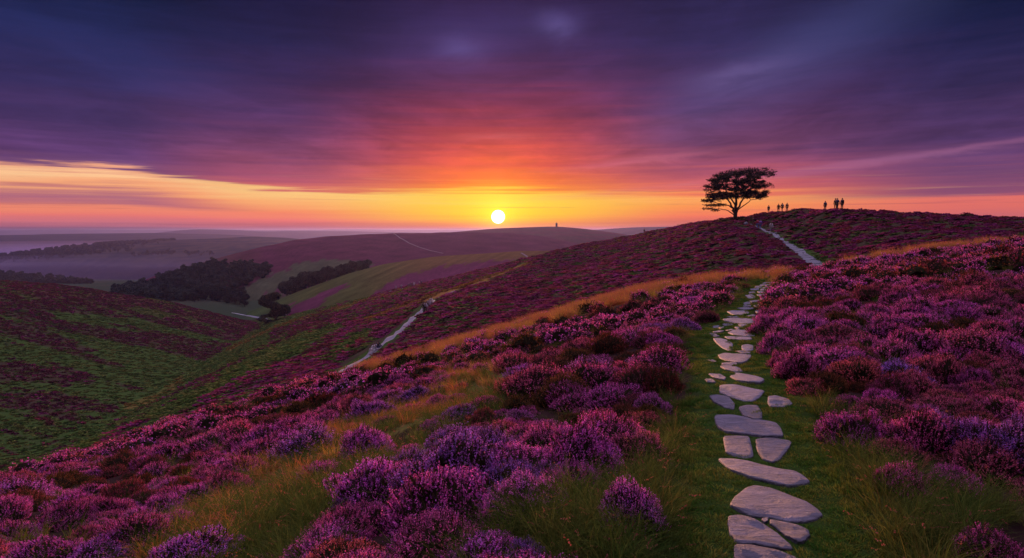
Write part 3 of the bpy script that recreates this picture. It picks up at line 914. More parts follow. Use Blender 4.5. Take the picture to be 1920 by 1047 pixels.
A_ = lambda pts: [(1200 + x / 2.667, 690 + y / 2.667) for x, y in pts]
B_ = lambda pts: [(1300 + x / 4.36, 520 + y / 4.36) for x, y in pts]
slabs = [
    (A_([(470, 893), (560, 897), (680, 925), (770, 950), (800, 985), (700, 1030), (520, 1020), (470, 960)]), 'flat stone slab cut by the bottom edge of the photo'),
    (A_([(440, 755), (500, 750), (560, 765), (640, 800), (700, 850), (750, 890), (765, 915), (700, 910), (600, 895), (480, 880), (455, 850), (440, 800)]), 'big teardrop slab beside a narrow wedge slab near the bottom'),
    (A_([(650, 770), (720, 775), (800, 800), (845, 820), (850, 850), (820, 880), (780, 885), (740, 855), (690, 820), (648, 788)]), 'dark wedge shaped slab right of the big teardrop slab'),
    (A_([(605, 765), (640, 760), (640, 778), (622, 782)]), 'tiny stone chip between the teardrop slab and the broad slab'),
    (A_([(450, 690), (480, 650), (530, 605), (570, 595), (650, 605), (750, 645), (830, 680), (880, 710), (915, 745), (880, 765), (820, 780), (740, 775), (650, 755), (560, 750), (490, 725)]), 'broadest rounded slab of the path, above the teardrop slab'),
    (A_([(390, 460), (450, 458), (530, 465), (620, 490), (700, 510), (780, 520), (820, 550), (850, 580), (800, 595), (740, 600), (650, 580), (540, 555), (450, 515)]), 'long thin slab slanting across the path above the broadest slab'),
    (A_([(415, 352), (480, 348), (545, 352), (560, 400), (568, 450), (520, 455), (450, 440), (425, 425)]), 'squarish left slab of a side by side pair'),
    (A_([(580, 360), (640, 357), (760, 370), (745, 410), (700, 465), (660, 480), (610, 460), (590, 430), (580, 390)]), 'shield shaped right slab of a side by side pair'),
    (A_([(370, 240), (450, 237), (560, 255), (680, 275), (705, 300), (718, 350), (640, 352), (540, 340), (430, 330), (385, 300)]), 'large wide slab just above the side by side pair'),
    (A_([(345, 142), (390, 138), (440, 150), (475, 180), (470, 213), (420, 200), (365, 175)]), 'small oval slab on the left, above the large wide slab'),
    (A_([(492, 205), (530, 190), (590, 190), (610, 225), (612, 262), (560, 262), (510, 240)]), 'dark rounded slab touching the top of the large wide slab'),
    (A_([(640, 150), (680, 143), (740, 160), (765, 185), (730, 198), (650, 200), (638, 180)]), 'stray slab lying apart in the grass right of the path'),
    (A_([(397, 93), (470, 92), (560, 105), (625, 120), (600, 150), (570, 170), (520, 170), (450, 150), (400, 130)]), 'wide slab above the small oval slab and the stray slab'),
    (A_([(430, 20), (500, 25), (590, 50), (625, 68), (600, 85), (540, 80), (480, 65), (450, 45)]), 'leaf shaped slab pointing right with two small stones at its left'),
    (A_([(340, 30), (400, 35), (430, 52), (425, 65), (370, 55)]), 'upper of two small stones left of the leaf shaped slab'),
    (A_([(322, 60), (360, 57), (382, 78), (340, 77)]), 'lower and smaller of two stones left of the leaf shaped slab'),
    (B_([(215, 735), (270, 730), (340, 735), (390, 755), (405, 775), (340, 778), (260, 760)]), 'thin slab directly above the leaf shaped slab'),
    (B_([(230, 712), (280, 702), (350, 705), (360, 722), (300, 726), (240, 724)]), 'narrow dark sliver of slab below the wide blunt slab'),
    (B_([(200, 640), (250, 620), (340, 628), (470, 632), (470, 665), (430, 700), (380, 708), (280, 690), (220, 670)]), 'wide blunt slab half way along the near path'),
    (B_([(160, 508), (220, 508), (290, 525), (325, 550), (320, 580), (340, 600), (300, 605), (240, 585), (190, 545)]), 'hook shaped slab on the left above the wide blunt slab'),
    (B_([(395, 565), (440, 556), (490, 565), (490, 600), (430, 608), (395, 595)]), 'small round slab right of the hook shaped slab'),
    (B_([(340, 611), (400, 610), (470, 616), (465, 626), (400, 626)]), 'thin strip of stone under the small round slab'),
    (B_([(110, 680), (160, 680), (200, 700), (150, 698)]), 'sunken stone almost lost in the grass left of the path'),
    (B_([(250, 490), (320, 489), (400, 493), (475, 495), (480, 515), (400, 517), (300, 510)]), 'flat slab above the small round slab'),
    (B_([(275, 455), (350, 432), (420, 440), (500, 468), (505, 484), (430, 487), (330, 475)]), 'pointed slab reaching the right edge below the path bend'),
    (B_([(125, 460), (170, 462), (220, 485), (180, 492)]), 'sliver stone at the far left of the path above the hook slab'),
    (B_([(155, 448), (200, 436), (255, 440), (230, 457), (170, 459)]), None), (B_([(258, 436), (320, 430), (345, 436), (290, 444)]), None),
    (B_([(155, 402), (210, 395), (255, 412), (230, 428), (170, 425)]), None), (B_([(235, 385), (290, 382), (330, 390), (300, 402), (250, 400)]), None),
    (B_([(330, 413), (400, 410), (415, 422), (360, 427)]), None), (B_([(360, 391), (430, 389), (450, 402), (390, 405)]), None),
    (B_([(240, 345), (330, 338), (440, 340), (500, 352), (490, 378), (420, 384), (320, 376), (260, 365)]), 'widest slab of the crowded upper stones'),
    (B_([(265, 328), (320, 322), (380, 327), (330, 333)]), None), (B_([(430, 315), (500, 310), (520, 322), (460, 328)]), None),
    (B_([(270, 285), (340, 275), (440, 275), (460, 295), (400, 310), (320, 308)]), None), (B_([(350, 258), (420, 248), (500, 250), (480, 266), (400, 269)]), None),
    (B_([(500, 280), (560, 272), (560, 290), (520, 298)]), None), (B_([(400, 236), (470, 232), (472, 243), (420, 245)]), None),
    (B_([(400, 210), (455, 203), (475, 224), (420, 230)]), None), (B_([(450, 195), (530, 188), (550, 203), (480, 210)]), None),
    (B_([(490, 235), (560, 222), (600, 226), (570, 243), (510, 248)]), None), (B_([(545, 170), (590, 165), (620, 180), (635, 205), (600, 212), (560, 195)]), None),
    (B_([(420, 148), (480, 145), (510, 160), (500, 180), (450, 178)]), None), (B_([(450, 125), (500, 120), (510, 133), (460, 138)]), None),
    (B_([(515, 141), (580, 139), (590, 155), (530, 158)]), None), (B_([(460, 100), (530, 90), (540, 103), (480, 111)]), None),
    (B_([(550, 98), (610, 96), (604, 111), (548, 112)]), None), (B_([(520, 120), (590, 117), (595, 131), (540, 134)]), None),
    (B_([(500, 80), (560, 72), (566, 83), (510, 90)]), None), (B_([(568, 84), (620, 79), (615, 90), (572, 93)]), None),
    (B_([(540, 62), (640, 58), (630, 70), (550, 72)]), None), (B_([(560, 50), (640, 42), (645, 51), (580, 55)]), None),
]
for i, (pp, lab) in enumerate(slabs):
    pts = []
    for (a, b) in pp:
        q = hit(a, b, 2, 60, ground_s)
        if q is not None: pts.append((q.x, q.y))
    if len(pts) >= 3:
        slab('flagstone', pts, lab or 'small flat slab in the crowded upper part of the near path', 'flagstones of the near path', seed=i)

# far stretch of the path under the tree
cl = [(1540, 506, 13), (1521, 490, 11), (1501, 474, 8.5), (1481, 460, 7), (1463, 448, 5.2), (1446, 438, 4), (1432, 432, 3.2), (1417, 425, 2.5), (1404, 420, 2)]
cpts = []
for px_, py_, hw in cl:
    q = hit(px_, py_, 52, 400, ground_s)
    if q: cpts.append((q.x, q.y, hw * q.y / F))
cpts = np.array(cpts)
seg = np.concatenate([[0], np.cumsum(np.hypot(np.diff(cpts[:, 0]), np.diff(cpts[:, 1])))])
s_, k_ = 0.0, 0
r_ = np.random.default_rng(5)
while s_ < seg[-1] - 1:
    L = r_.uniform(1.1, 2.2)
    def at_(s): return np.array([np.interp(s, seg, cpts[:, 0]), np.interp(s, seg, cpts[:, 1])])
    a, b = at_(s_), at_(s_ + L - .14)
    t = unit(b - a); nn = np.array([-t[1], t[0]]); w = np.interp(s_, seg, cpts[:, 2]) * .9
    split = r_.random() < .3
    parts_ = [(-1, 1)] if not split else [(-1, r_.uniform(-.3, .2) - .05)]
    if split: parts_.append((parts_[0][1] + .1, 1))
    for u0, u1 in parts_:
        j = lambda: r_.uniform(-.09, .09)
        slab('flagstone', [a + nn * (w * u0 + j()) + t * j(), (a + b) / 2 + nn * (w * u0 + j()), b + nn * (w * u0 + j()) + t * j(), b + nn * (w * u1 + j()) + t * j(), (a + b) / 2 + nn * (w * u1 + j()), a + nn * (w * u1 + j()) + t * j()],
             'weathered slab in the far stretch of path climbing to the lone tree', 'flagstones of the far path', top=.06, seed=200 + k_)
        k_ += 1
    s_ += L

# ------------------------------------------------------------------ gravel paths
def strip(name, line, label, mat, lift=.05, lo=50, hi=3000, surf=None, wm=None):
    """a worn path following the land: line of (px, py, half width in metres)."""
    pts = []
    for a, b, w in line:
        q = hit(a, b, lo, hi, surf)
        if q: pts.append((q.x, q.y, w))
    p = np.array(pts)
    d = np.concatenate([[0], np.cumsum(np.hypot(np.diff(p[:, 0]), np.diff(p[:, 1])))])
    n = max(int(d[-1] / (.8 if d[-1] < 250 else 3)), 8)
    s = np.linspace(0, d[-1], n)
    x, y, w = (np.interp(s, d, p[:, k]) for k in range(3))
    k = np.hanning(9)[1:-1]; k /= k.sum()
    x, y = (np.convolve(np.pad(v, 3, 'edge'), k, 'valid') for v in (x, y))
    tx, ty = np.gradient(x), np.gradient(y); L = np.hypot(tx, ty) + 1e-9
    nx, ny = -ty / L, tx / L
    wob = Wave(77, 3)(x, y) * .12 + 1
    V, m = [], 9
    for j in range(m):
        q = (j / (m - 1) * 2 - 1)
        xx, yy = x + nx * w * wob * q, y + ny * w * wob * q
        hgt = surf.height(xx, yy) if surf else H(xx, yy)
        V.append(np.stack([xx, yy, hgt + lift * (1.0 if 0 < j < m - 1 else -2)], 1))
    V = np.stack(V, 1).reshape(-1, 3)
    i, j = np.meshgrid(np.arange(n - 1), np.arange(m - 1), indexing='ij')
    a = (i * m + j).ravel()
    me = np_mesh(name, V, np.stack([a, a + 1, a + m + 1, a + m], 1), [mat], smooth_=True)
    return tag(link(name, me), label, 'path', kind='structure')


M_GRAVEL = plain('pale gravel', (.17, .15, .165), .9, (2.5, .9, .12), (1.3, .45))
M_GRAVELF = plain('worn pale track', (.13, .075, .085), .9, None, (.2, .2))
strip('path', [(632, 706, .85), (665, 682, .85), (700, 660, .9), (730, 637, .9), (760, 612, .9), (785, 589, .9), (805, 570, .9), (828, 555, .8), (850, 547, .5), (872, 541, .25)], 'pale gravel path running down the middle slope', M_GRAVEL, .07, 55, 260, ground_s)
strip('path', [(712, 551, .8), (730, 547, .8), (746, 543.5, .7), (770, 539, .5)], 'short pale bit of gravel path on the spur crest', M_GRAVEL, .15, 180, 330, ground_s)
strip('path', [(738, 439, .5), (750, 447, .7), (766, 456, .8), (785, 464, .8), (808, 471, .8), (832, 476, .7)], 'thin pale track curving down the broad purple hill', M_GRAVELF, .6, 600, 1200, hillD)
strip('path', [(977, 475.5, .5), (985, 480, .6), (995, 487, .6), (1001, 491, .6)], 'thin pale track dropping over the green spur', M_GRAVELF, .4, 300, 500, hillC)
M_STREAM = plain('stream water over stones', (.20, .20, .24), .4, (.8, .5, .1))
strip('stream', [(433, 587, .9), (440, 588, 1.6), (452, 590, 1.5), (462, 592, .6), (476, 594.5, .8), (492, 597, .6), (515, 600, .7), (540, 603, .7)], 'pale stream glinting between trees on the valley floor', M_STREAM, .15, 430, 700)

# ------------------------------------------------------------------ scattering the heather and grass
def stone_clear(x, y, pad=1.0):
    ok = np.ones(len(x), bool)
    for p, c, size in STONES:
        near = (np.abs(x - c[0]) < size) & (np.abs(y - c[1]) < size)
        if not near.any(): continue
        k = np.nonzero(near)[0]
        ins = inside(x[k], y[k], c + (p - c) * pad)
        ok[k[ins]] = False
    return ok


# single heather bushes that stand out: px, py of foot, width px, height px, colour, label
LP, RP = 'left of the path', 'right of the path'
BUSHES = [
    (1185, 998, 135, 130, 'violet', 'tall violet heather bush at the turf edge, left of the teardrop slab'),
    (985, 1085, 125, 100, 'violet', 'violet heather bush cut by the bottom edge in the dark grass'),
    (640, 1085, 190, 95, 'pink', 'wide pink heather bush along the bottom edge, left of centre'),
    (340, 1080, 170, 95, 'violet', 'violet heather bush at the bottom edge below the diagonal grass'),
    (60, 1075, 170, 85, 'magenta', 'magenta heather bush in the bottom left corner'),
    (165, 1070, 150, 80, 'violet', 'violet magenta heather bush second from the bottom left corner'),
    (470, 1085, 110, 50, 'magenta', 'small magenta heather bush at the bottom edge in the grass'),
    (1885, 1090, 150, 125, 'magenta', 'bright magenta heather bush in the bottom right corner'),
    (1705, 930, 105, 84, 'pink', 'sparse pink heather bush among long dark grass at lower right'),
    (1030, 852, 120, 85, 'magenta', 'left end bush of the long heather ridge above the dark grass'),
    (1112, 856, 125, 88, 'magenta', 'middle bush of the long heather ridge above the dark grass'),
    (1200, 862, 130, 82, 'pink', 'right end bush of the long heather ridge touching the turf'),
    (1080, 768, 105, 62, 'magenta', 'left bush of the upper heather row by the turf'),
    (1155, 770, 115, 68, 'magenta', 'middle domed bush of the upper heather row by the turf'),
    (1228, 778, 78, 58, 'violet', 'violet bush ending the upper heather row by the turf'),
    (1246, 738, 84, 66, 'rust', 'rusty brown faded heather bush beside the turf'),
    (1190, 706, 95, 46, 'pink', 'pinkish heather bush behind the rusty brown one'),
    (1125, 716, 100, 38, 'magenta', 'low magenta heather bush on the slope left of the rusty one'),
    (985, 714, 78, 40, 'violet', 'round violet heather bush standing alone at the golden grass'),
    (1060, 694, 70, 30, 'rust', 'low brownish heather bush right of the lone round violet one'),
    (965, 912, 100, 70, 'violet', 'lilac heather bush above the drooping seed heads, left half'),
    (1040, 908, 92, 66, 'violet', 'lilac heather bush above the drooping seed heads, right half'),
    (835, 960, 130, 95, 'pink', 'big pink heather bush with a purple lower side near the bottom centre'),
    (690, 940, 110, 84, 'magenta', 'bright magenta heather bush at the lower side of the diagonal grass'),
    (650, 975, 80, 60, 'violet', 'blue violet heather bush just below the bright magenta one'),
    (705, 1000, 100, 75, 'pink', 'rosy heather bush above the bottom edge bushes'),
    (722, 900, 70, 50, 'magenta', 'slim magenta heather bush with long sprigs above the bright one'),
    (705, 840, 34, 20, 'violet', 'tiny violet heather tuft standing in the diagonal grass'),
    (765, 868, 90, 52, 'pink', 'dull pink heather bush edging the diagonal grass'),
    (845, 880, 120, 55, 'rust', 'dark withered heather bush in the middle of the slope'),
    (915, 868, 80, 50, 'rust', 'reddish withered heather bush right of the darkest one'),
    (815, 806, 62, 32, 'violet', 'lower end of the slanting violet heather ridge'),
    (860, 787, 70, 38, 'violet', 'middle of the slanting violet heather ridge'),
    (910, 768, 72, 38, 'magenta', 'upper end of the slanting violet heather ridge'),
    (975, 796, 66, 38, 'violet', 'blue violet heather bush above the long heather ridge'),
    (900, 825, 80, 42, 'pink', 'pink heather bush between slanting ridge and withered bush'),
    (842, 716, 56, 24, 'magenta', 'small heather bush at the top of the golden grass patch'),
    (863, 731, 30, 20, 'pink', 'tiny round pink heather bush on the golden grass'),
    (826, 734, 36, 18, 'magenta', 'tiny magenta heather bush left of the tiny pink one'),
    (822, 768, 62, 36, 'magenta', 'magenta heather bush jutting into the diagonal grass'),
    (857, 752, 44, 18, 'magenta', 'flat small heather bush inside the golden grass'),
    (728, 757, 74, 40, 'violet', 'left dome of a violet heather pair above the diagonal grass'),
    (778, 752, 66, 38, 'violet', 'right dome of a violet heather pair above the diagonal grass'),
    (694, 788, 92, 54, 'violet', 'large dark violet heather bush left of the violet pair'),
    (600, 808, 92, 46, 'magenta', 'purple heather bush with dark underside on the left slope'),
    (545, 845, 90, 46, 'magenta', 'magenta heather bush on the upper side of the diagonal grass'),
    (1615, 846, 145, 118, 'magenta', 'biggest domed magenta heather bush, right of the path'),
    (1740, 856, 140, 120, 'magenta', 'magenta heather bush joined to the biggest dome'),
    (1838, 868, 145, 132, 'violet', 'violet heather bush with deep shade beneath at right'),
    (1930, 890, 150, 140, 'violet', 'blue violet heather bush at the right edge'),
    (1675, 792, 120, 60, 'pink', 'pink heather bush behind the biggest dome'),
    (1522, 742, 86, 50, 'pink', 'small pink heather bush at the turf, before the biggest dome'),
    (1503, 706, 84, 78, 'magenta', 'steep bright magenta heather dome overhanging the right turf'),
    (1470, 690, 50, 50, 'pink', 'reddish heather bush left of the steep bright dome'),
    (1585, 694, 125, 58, 'magenta', 'long shaded heather bush behind the steep bright dome'),
    (1464, 664, 72, 58, 'magenta', 'magenta heather dome leaning over the right turf above the reddish one'),
    (1446, 624, 70, 56, 'magenta', 'foremost magenta heather dome where the path narrows'),
    (1500, 612, 95, 50, 'magenta', 'purple heather bush behind the dome where the path narrows'),
    (1715, 716, 125, 50, 'violet', 'violet heather bush in the middle of the right slope'),
    (1815, 712, 110, 46, 'rust', 'rusty heather bush in the middle of the right slope'),
    (1895, 672, 90, 48, 'magenta', 'magenta heather bush at the right edge, half way up'),
    (1740, 622, 120, 50, 'magenta', 'broad heather hummock high on the right slope'),
    (1590, 640, 110, 44, 'pink', 'pinkish heather hummock above the long shaded bush'),
    (1830, 590, 120, 40, 'magenta', 'highest broad heather hummock near the right edge'),
    (1330, 606, 52, 36, 'rust', 'brownish purple heather bush left of the path bend'),
    (1283, 624, 76, 42, 'violet', 'dark violet heather bush left of the brownish one by the bend'),
    (1232, 628, 70, 36, 'violet', 'violet heather bush second from the bend along the left verge'),
    (1252, 650, 74, 36, 'pink', 'pink heather bush at the left verge under the violet ones'),
    (1248, 676, 92, 42, 'rust', 'brown topped heather bush above the pinkish one on the verge'),
    (1358, 566, 62, 30, 'magenta', 'heather bush left of the upper path stones'),
    (1305, 576, 70, 30, 'magenta', 'heather bush one further left of the upper path stones'),
    (1395, 543, 36, 20, 'rust', 'last small heather bush before the path dips out of sight'),
    (1478, 552, 50, 22, 'pink', 'heather bush at the right side of the path top'),
]
hero_xy = []
for i, (bx, by, bw, bh, kind, lab) in enumerate(BUSHES):
    q = hit(bx, min(by, 1110), 3, 60, ground_s)
    if q is None: continue
    W_ = bw * q.y / F / 2
    # a bush seen from above shows its depth too: keep real height moderate
    hz = bh * q.y / F * .64 / .82
    hero_xy.append((q.x, q.y + W_ * .5, W_))
    cxp, cyp = q.x, q.y + W_ * .55
    z = float(ground_s.height(np.array([cxp]), np.array([cyp]))[0])
    root = link('heather_bush', None, loc=(cxp, cyp, z - .03))
    root.empty_display_size = .2
    root.rotation_euler = (0, 0, (i * 2.4) % 6.28)
    root.scale = (W_ * 1.08, W_ * 1.0, hz)
    tag(root, lab, 'heather', 'heather bushes beside the path')
    fm, gm = HERO[i % 5]
    a = link('flowers', fm, root); a.material_slots[0].link = 'OBJECT'; a.material_slots[0].material = FLOW[kind]
    link('foliage', gm, root)
HX = np.array(hero_xy)


def hero_clear(x, y, k=.8):
    ok = np.ones(len(x), bool)
    for hx, hy, w in HX:
        ok &= np.hypot(x - hx, y - hy) > w * k
    return ok


def colour_kind(x, y):
    a, b = W2(x * .9, y * .9), W3(x * 1.3 + 40, y * 1.3)
    r = rng.random(len(x))
    k = np.zeros(len(x), int)
    k[(a > .65) & (r < .7)] = 1
    k[(b > .1) & (r < .7)] = 2
    k[(((a < -.55) & (r < .75)) | (r > .90)) & ((y > 10) | (r > .97))] = 3
    return k


# 1 near heather
SP = .70
x, y, z = sample(3.2, 52, 7.0)
px, py = pix(x, y, z)
turf, long_, dark, gold = zone_near(px, py)
# footprint check at the right and left of each point so that bushes do not spill on the turf
e = .42 * F / y
t2 = np.maximum(zone_near(px - e, py)[0], zone_near(px + e, py)[0])
keep = (np.maximum(turf, t2 * .9) < .25) & (gold < .35) & hero_clear(x, y, .75)
tl = np.maximum(zone_near(px, py - .30 * F / y)[1], zone_near(px, py - .55 * F / y)[1])
tg = np.maximum(zone_near(px, py - .28 * F / y)[3], np.where(px < 1250, zone_near(px, py - .50 * F / y)[3], 0))
keep &= (tg < .5)
keep &= (np.maximum(long_, tl) < .5) | (rng.random(len(x)) < .05)
keep &= (dark < .5) | (rng.random(len(x)) < .22)
dens = smooth(.75 + .7 * W2(x * .7 + 9, y * .7))
keep &= rng.random(len(x)) < .25 + .75 * dens
x, y, z = x[keep], y[keep], z[keep]
sz = rng.uniform(.22, .56, len(x))
sz = np.where(y < 12, np.minimum(sz, rng.uniform(.24, .48, len(x))), sz)
sz = sz * (1 + .25 * W2(x, y).clip(-1, 1))
cell, kept = {}, []
for i in np.argsort(-sz):                      # bushes keep some distance: dark gaps between the domes
    a, b = int(x[i] // 1.2), int(y[i] // 1.2)
    ok = True
    for da in (-1, 0, 1):
        for db in (-1, 0, 1):
            for j in cell.get((a + da, b + db), ()):
                if (x[i] - x[j]) ** 2 + (y[i] - y[j]) ** 2 < ((SP - .10 * (y[i] < 16)) * (sz[i] + sz[j])) ** 2: ok = False; break
            if not ok: break
        if not ok: break
    if ok: cell.setdefault((a, b), []).append(i); kept.append(i)
x, y, z, sz = x[kept], y[kept], z[kept], sz[kept]
n = len(x)
k = colour_kind(x, y)
nearm = y < 24
sc = np.stack([sz, sz * rng.uniform(.8, 1.2, n), sz * rng.uniform(.75, 1.2, n)], 1)
P = np.stack([x, y, z - .04], 1)
R = rots(n, .1)
tag_h = 'low purple, pink and rusty heather carpeting the slopes beside the path'
k3 = k * 3 + rng.integers(0, 3, n)
fore = y < 11.5
scatter('heather', P[fore], R[fore], sc[fore], k3[fore], LIB0, 'foreground heather in bloom growing between the larger bushes', 'heather')
q = nearm & ~fore
scatter('heather', P[q], R[q], sc[q], k3[q], LIB1, tag_h, 'heather')
# 2 middle heather, up to the hill crest with the tree
P2, R2, S2, K2 = [P[~nearm]], [R[~nearm]], [sc[~nearm] * 1.1], [(k * 2 + rng.integers(0, 2, n))[~nearm]]
scatter('heather', np.concatenate(P2), np.concatenate(R2), np.concatenate(S2), np.concatenate(K2), LIB2, 'heather blanket on the near crest behind the orange grass', 'heather')


def visible(x, y, z, margin=2.0):
    """is a land point seen from the camera (its horizon angle is not under a nearer crest)?"""
    az = np.arctan2(x, y); rho = np.hypot(x, y)
    ta = np.linspace(-.8, .8, 900); tr = np.geomspace(2, 700, 700)
    A, Rr = np.meshgrid(ta, tr, indexing='ij')
    zz = ground_s.height(Rr * np.sin(A), Rr * np.cos(A)) / Rr
    mx = np.maximum.accumulate(zz, 1)
    ia = np.clip(((az + .8) / 1.6 * 899).round().astype(int), 0, 899)
    ir = np.clip(np.searchsorted(tr, rho * .985) - 1, 0, 699)
    return z + margin > mx[ia, ir] * rho


# 3 far slopes: heather, rough grass and golden clumps
out = []
for (y0, y1, dens_, size) in ((50, 90, 1.5, .50), (90, 170, .75, .70), (170, 300, .62, .72), (300, 470, .36, .92)):
    x, y, z = sample(y0, y1, dens_, -.86, .86)
    v = visible(x, y, z)
    x, y, z = x[v], y[v], z[v]
    px, py = pix(x, y, z)
    g, go = zone_far(px, py, x, y)
    r = rng.random(len(x))
    kd = np.where(go > r * .9 + .1, 5, np.where(smooth(g * .9 + .42) > r, 3, 0))
    pd = near_line(px, py, PATHL, [10, 9.5, 9, 8, 8, 7, 6, 4, 2, 1.2, 1])
    pd = np.maximum(pd, near_line(px, py, [c[:2] for c in cl], [c[2] * 1.0 for c in cl]))
    kp = (pd < .30 - .15 * (y < 125)) & ~((kd == 3) & (rng.random(len(x)) < .12))
    x, y, z, kd = x[kp], y[kp], z[kp], kd[kp]
    m = len(x)
    s = size * rng.uniform(.6, 1.25, m)
    hf = np.where(kd == 0, .55, .38) * rng.uniform(.7, 1.3, m)
    dull = (kd == 0) & ((x < -.26 * y) & (y > 110)) & (rng.random(m) < .8) | ((kd == 0) & (rng.random(m) < .12 + .2 * (W3(x, y) > .3)))
    kd = np.where(dull, 6, kd)
    out.append((np.stack([x, y, z - .05], 1), np.stack([s * 1.7, s * .8, s * hf], 1), kd + np.where(kd == 0, rng.integers(0, 3, m), np.where((kd == 3) | (kd == 6), rng.integers(0, 2, m), 0))))
Pf = np.concatenate([o[0] for o in out]); Sf = np.concatenate([o[1] for o in out]); Kf = np.concatenate([o[2] for o in out])
Rf = rots(len(Pf), .06); Rf[:, 2] = rng.normal(0, .3, len(Pf)) + np.where((Pf[:, 0] < -.30 * Pf[:, 1]) & (Pf[:, 1] > 130), -.25, .35)
scatter('heather', Pf, Rf, Sf, Kf, LIB3, 'heather and rough grass covering the slopes beyond the crest', 'heather')
print('far clumps', len(Pf), 'near clumps', n)

# 4 turf on the path corridor
x, y, z = sample(3.6, 60, 26, -.35, .75)
x2, y2, z2 = sample(3.6, 11, 30, -.1, .75)
x, y, z = np.concatenate([x, x2]), np.concatenate([y, y2]), np.concatenate([z, z2])
px, py = pix(x, y, z)
turf, long_, dark, gold = zone_near(px, py)
kp = (turf > .12) & stone_clear(x, y, .93) & hero_clear(x, y, .45)
kp &= rng.random(len(x)) < np.clip(1.2 - (y - 12) / 40, .35, 1)
x, y, z = x[kp], y[kp], z[kp]
m = len(x)
onst = ~stone_clear(x, y, 1.28)
s = rng.uniform(.7, 1.15, m) * (1 + np.clip(y - 12, 0, 30) / 40) * np.where(onst, .62, 1)
hh = s * np.where(turf[kp] > .7, .8, 1.5) * rng.uniform(.7, 1.2, m)
scatter('grass', np.stack([x, y, z], 1), rots(m, .05), np.stack([s, s, hh], 1), rng.integers(0, 3, m), TURF, 'short green turf around the flagstones', 'grass')
print('turf', m)
# 5 long grass
x, y, z = sample(3.2, 54, 16)
px, py = pix(x, y, z)
turf, long_, dark, gold = zone_near(px, py)
x2, y2, z2 = sample(3.0, 9.5, 40)
x, y, z = np.concatenate([x, x2]), np.concatenate([y, y2]), np.concatenate([z, z2])
px, py = pix(x, y, z)
turf, long_, dark, gold = zone_near(px, py)
r = rng.random(len(x))
ee = .42 * F / y
t2 = np.maximum(zone_near(px - ee, py)[0], zone_near(px + ee, py)[0])
tl = np.maximum(zone_near(px, py - .30 * F / y)[1], zone_near(px, py - .55 * F / y)[1])
mid = ((turf < .3) & (r < .05)) | ((turf < .3) & (t2 > .22) & (r < .45)) | ((tl > .5) & (r < .8)) | ((turf > .0) & (turf < .5) & (px > 1440) & (py > 640) & (r < .35))
kp = ((long_ > .5) | ((dark > .5) & (r < .9)) | (gold > .25 + .4 * r) | mid) & stone_clear(x, y, 1.25) & hero_clear(x, y, .55)
x, y, z, gd, lg, dk = x[kp], y[kp], z[kp], gold[kp], long_[kp], dark[kp]
m = len(x)
r = rng.random(m)
isg = (gd > .25) | ((lg > .5) & (r < .16 + .30 * smooth((y - 8) / 14)))
idx = np.where(isg, 3 + rng.integers(0, 2, m), np.where(dk > .5, 0, rng.integers(0, 3, m)))
s = rng.uniform(.65, 1.15, m) * np.where(gd > .25, 1.5, 1.0) * np.where(dk > .5, 1.0, 1) * (1 + np.clip(y - 15, 0, 40) / 60)
scatter('grass', np.stack([x, y, z], 1), rots(m, .12), np.stack([s, s, s * np.where((lg > .5) & ~isg, .8, 1.0)], 1), idx, LONG, 'long tousled grass, golden along the crest, between the heather', 'grass')
print('long', m)

# ------------------------------------------------------------------ trees
def tube(path, radii, seg=7):
    V, f = [], []
    path = [Vector(p) for p in path]
    up = Vector((.3, 1, .2)).normalized()
    for i, p in enumerate(path):
        d = (path[min(i + 1, len(path) - 1)] - path[max(i - 1, 0)]).normalized()
        a = d.cross(up).normalized(); b = d.cross(a)
        for k in range(seg):
            t = 2 * math.pi * k / seg
            V.append(p + (a * math.cos(t) + b * math.sin(t)) * radii[i])
    for i in range(len(path) - 1):
        for k in range(seg):
            q = (k + 1) % seg
            f.append((i * seg + k, i * seg + q, (i + 1) * seg + q, (i + 1) * seg + k))
    return np.array([tuple(v) for v in V]), np.array(f)


def bent(a, b, sag, r, n=6):
    a, b = np.array(a, float), np.array(b, float)
    off = r.normal(0, np.linalg.norm(b - a) * .06, (n + 1, 3)); off[0] = 0; off[-1] = 0
    t = np.linspace(0, 1, n + 1)[:, None]
    return a + (b - a) * t + off + np.array([0, 0, 1]) * (np.sin(t * np.pi) * sag)


def leaf_cloud(P, size, r):
    A = unit(r.normal(0, 1, P.shape) * np.array([1, 1, .6])); B = unit(np.cross(A, unit(r.normal(0, 1, P.shape))))
    s = size * r.uniform(.5, 1.3, len(P))[:, None]
    v, f = quads(P, A * s, B * s * .6)
    return v, f, np.repeat(r.uniform(.4, 1.6, (len(P), 1)) * np.ones(3), 4, 0)


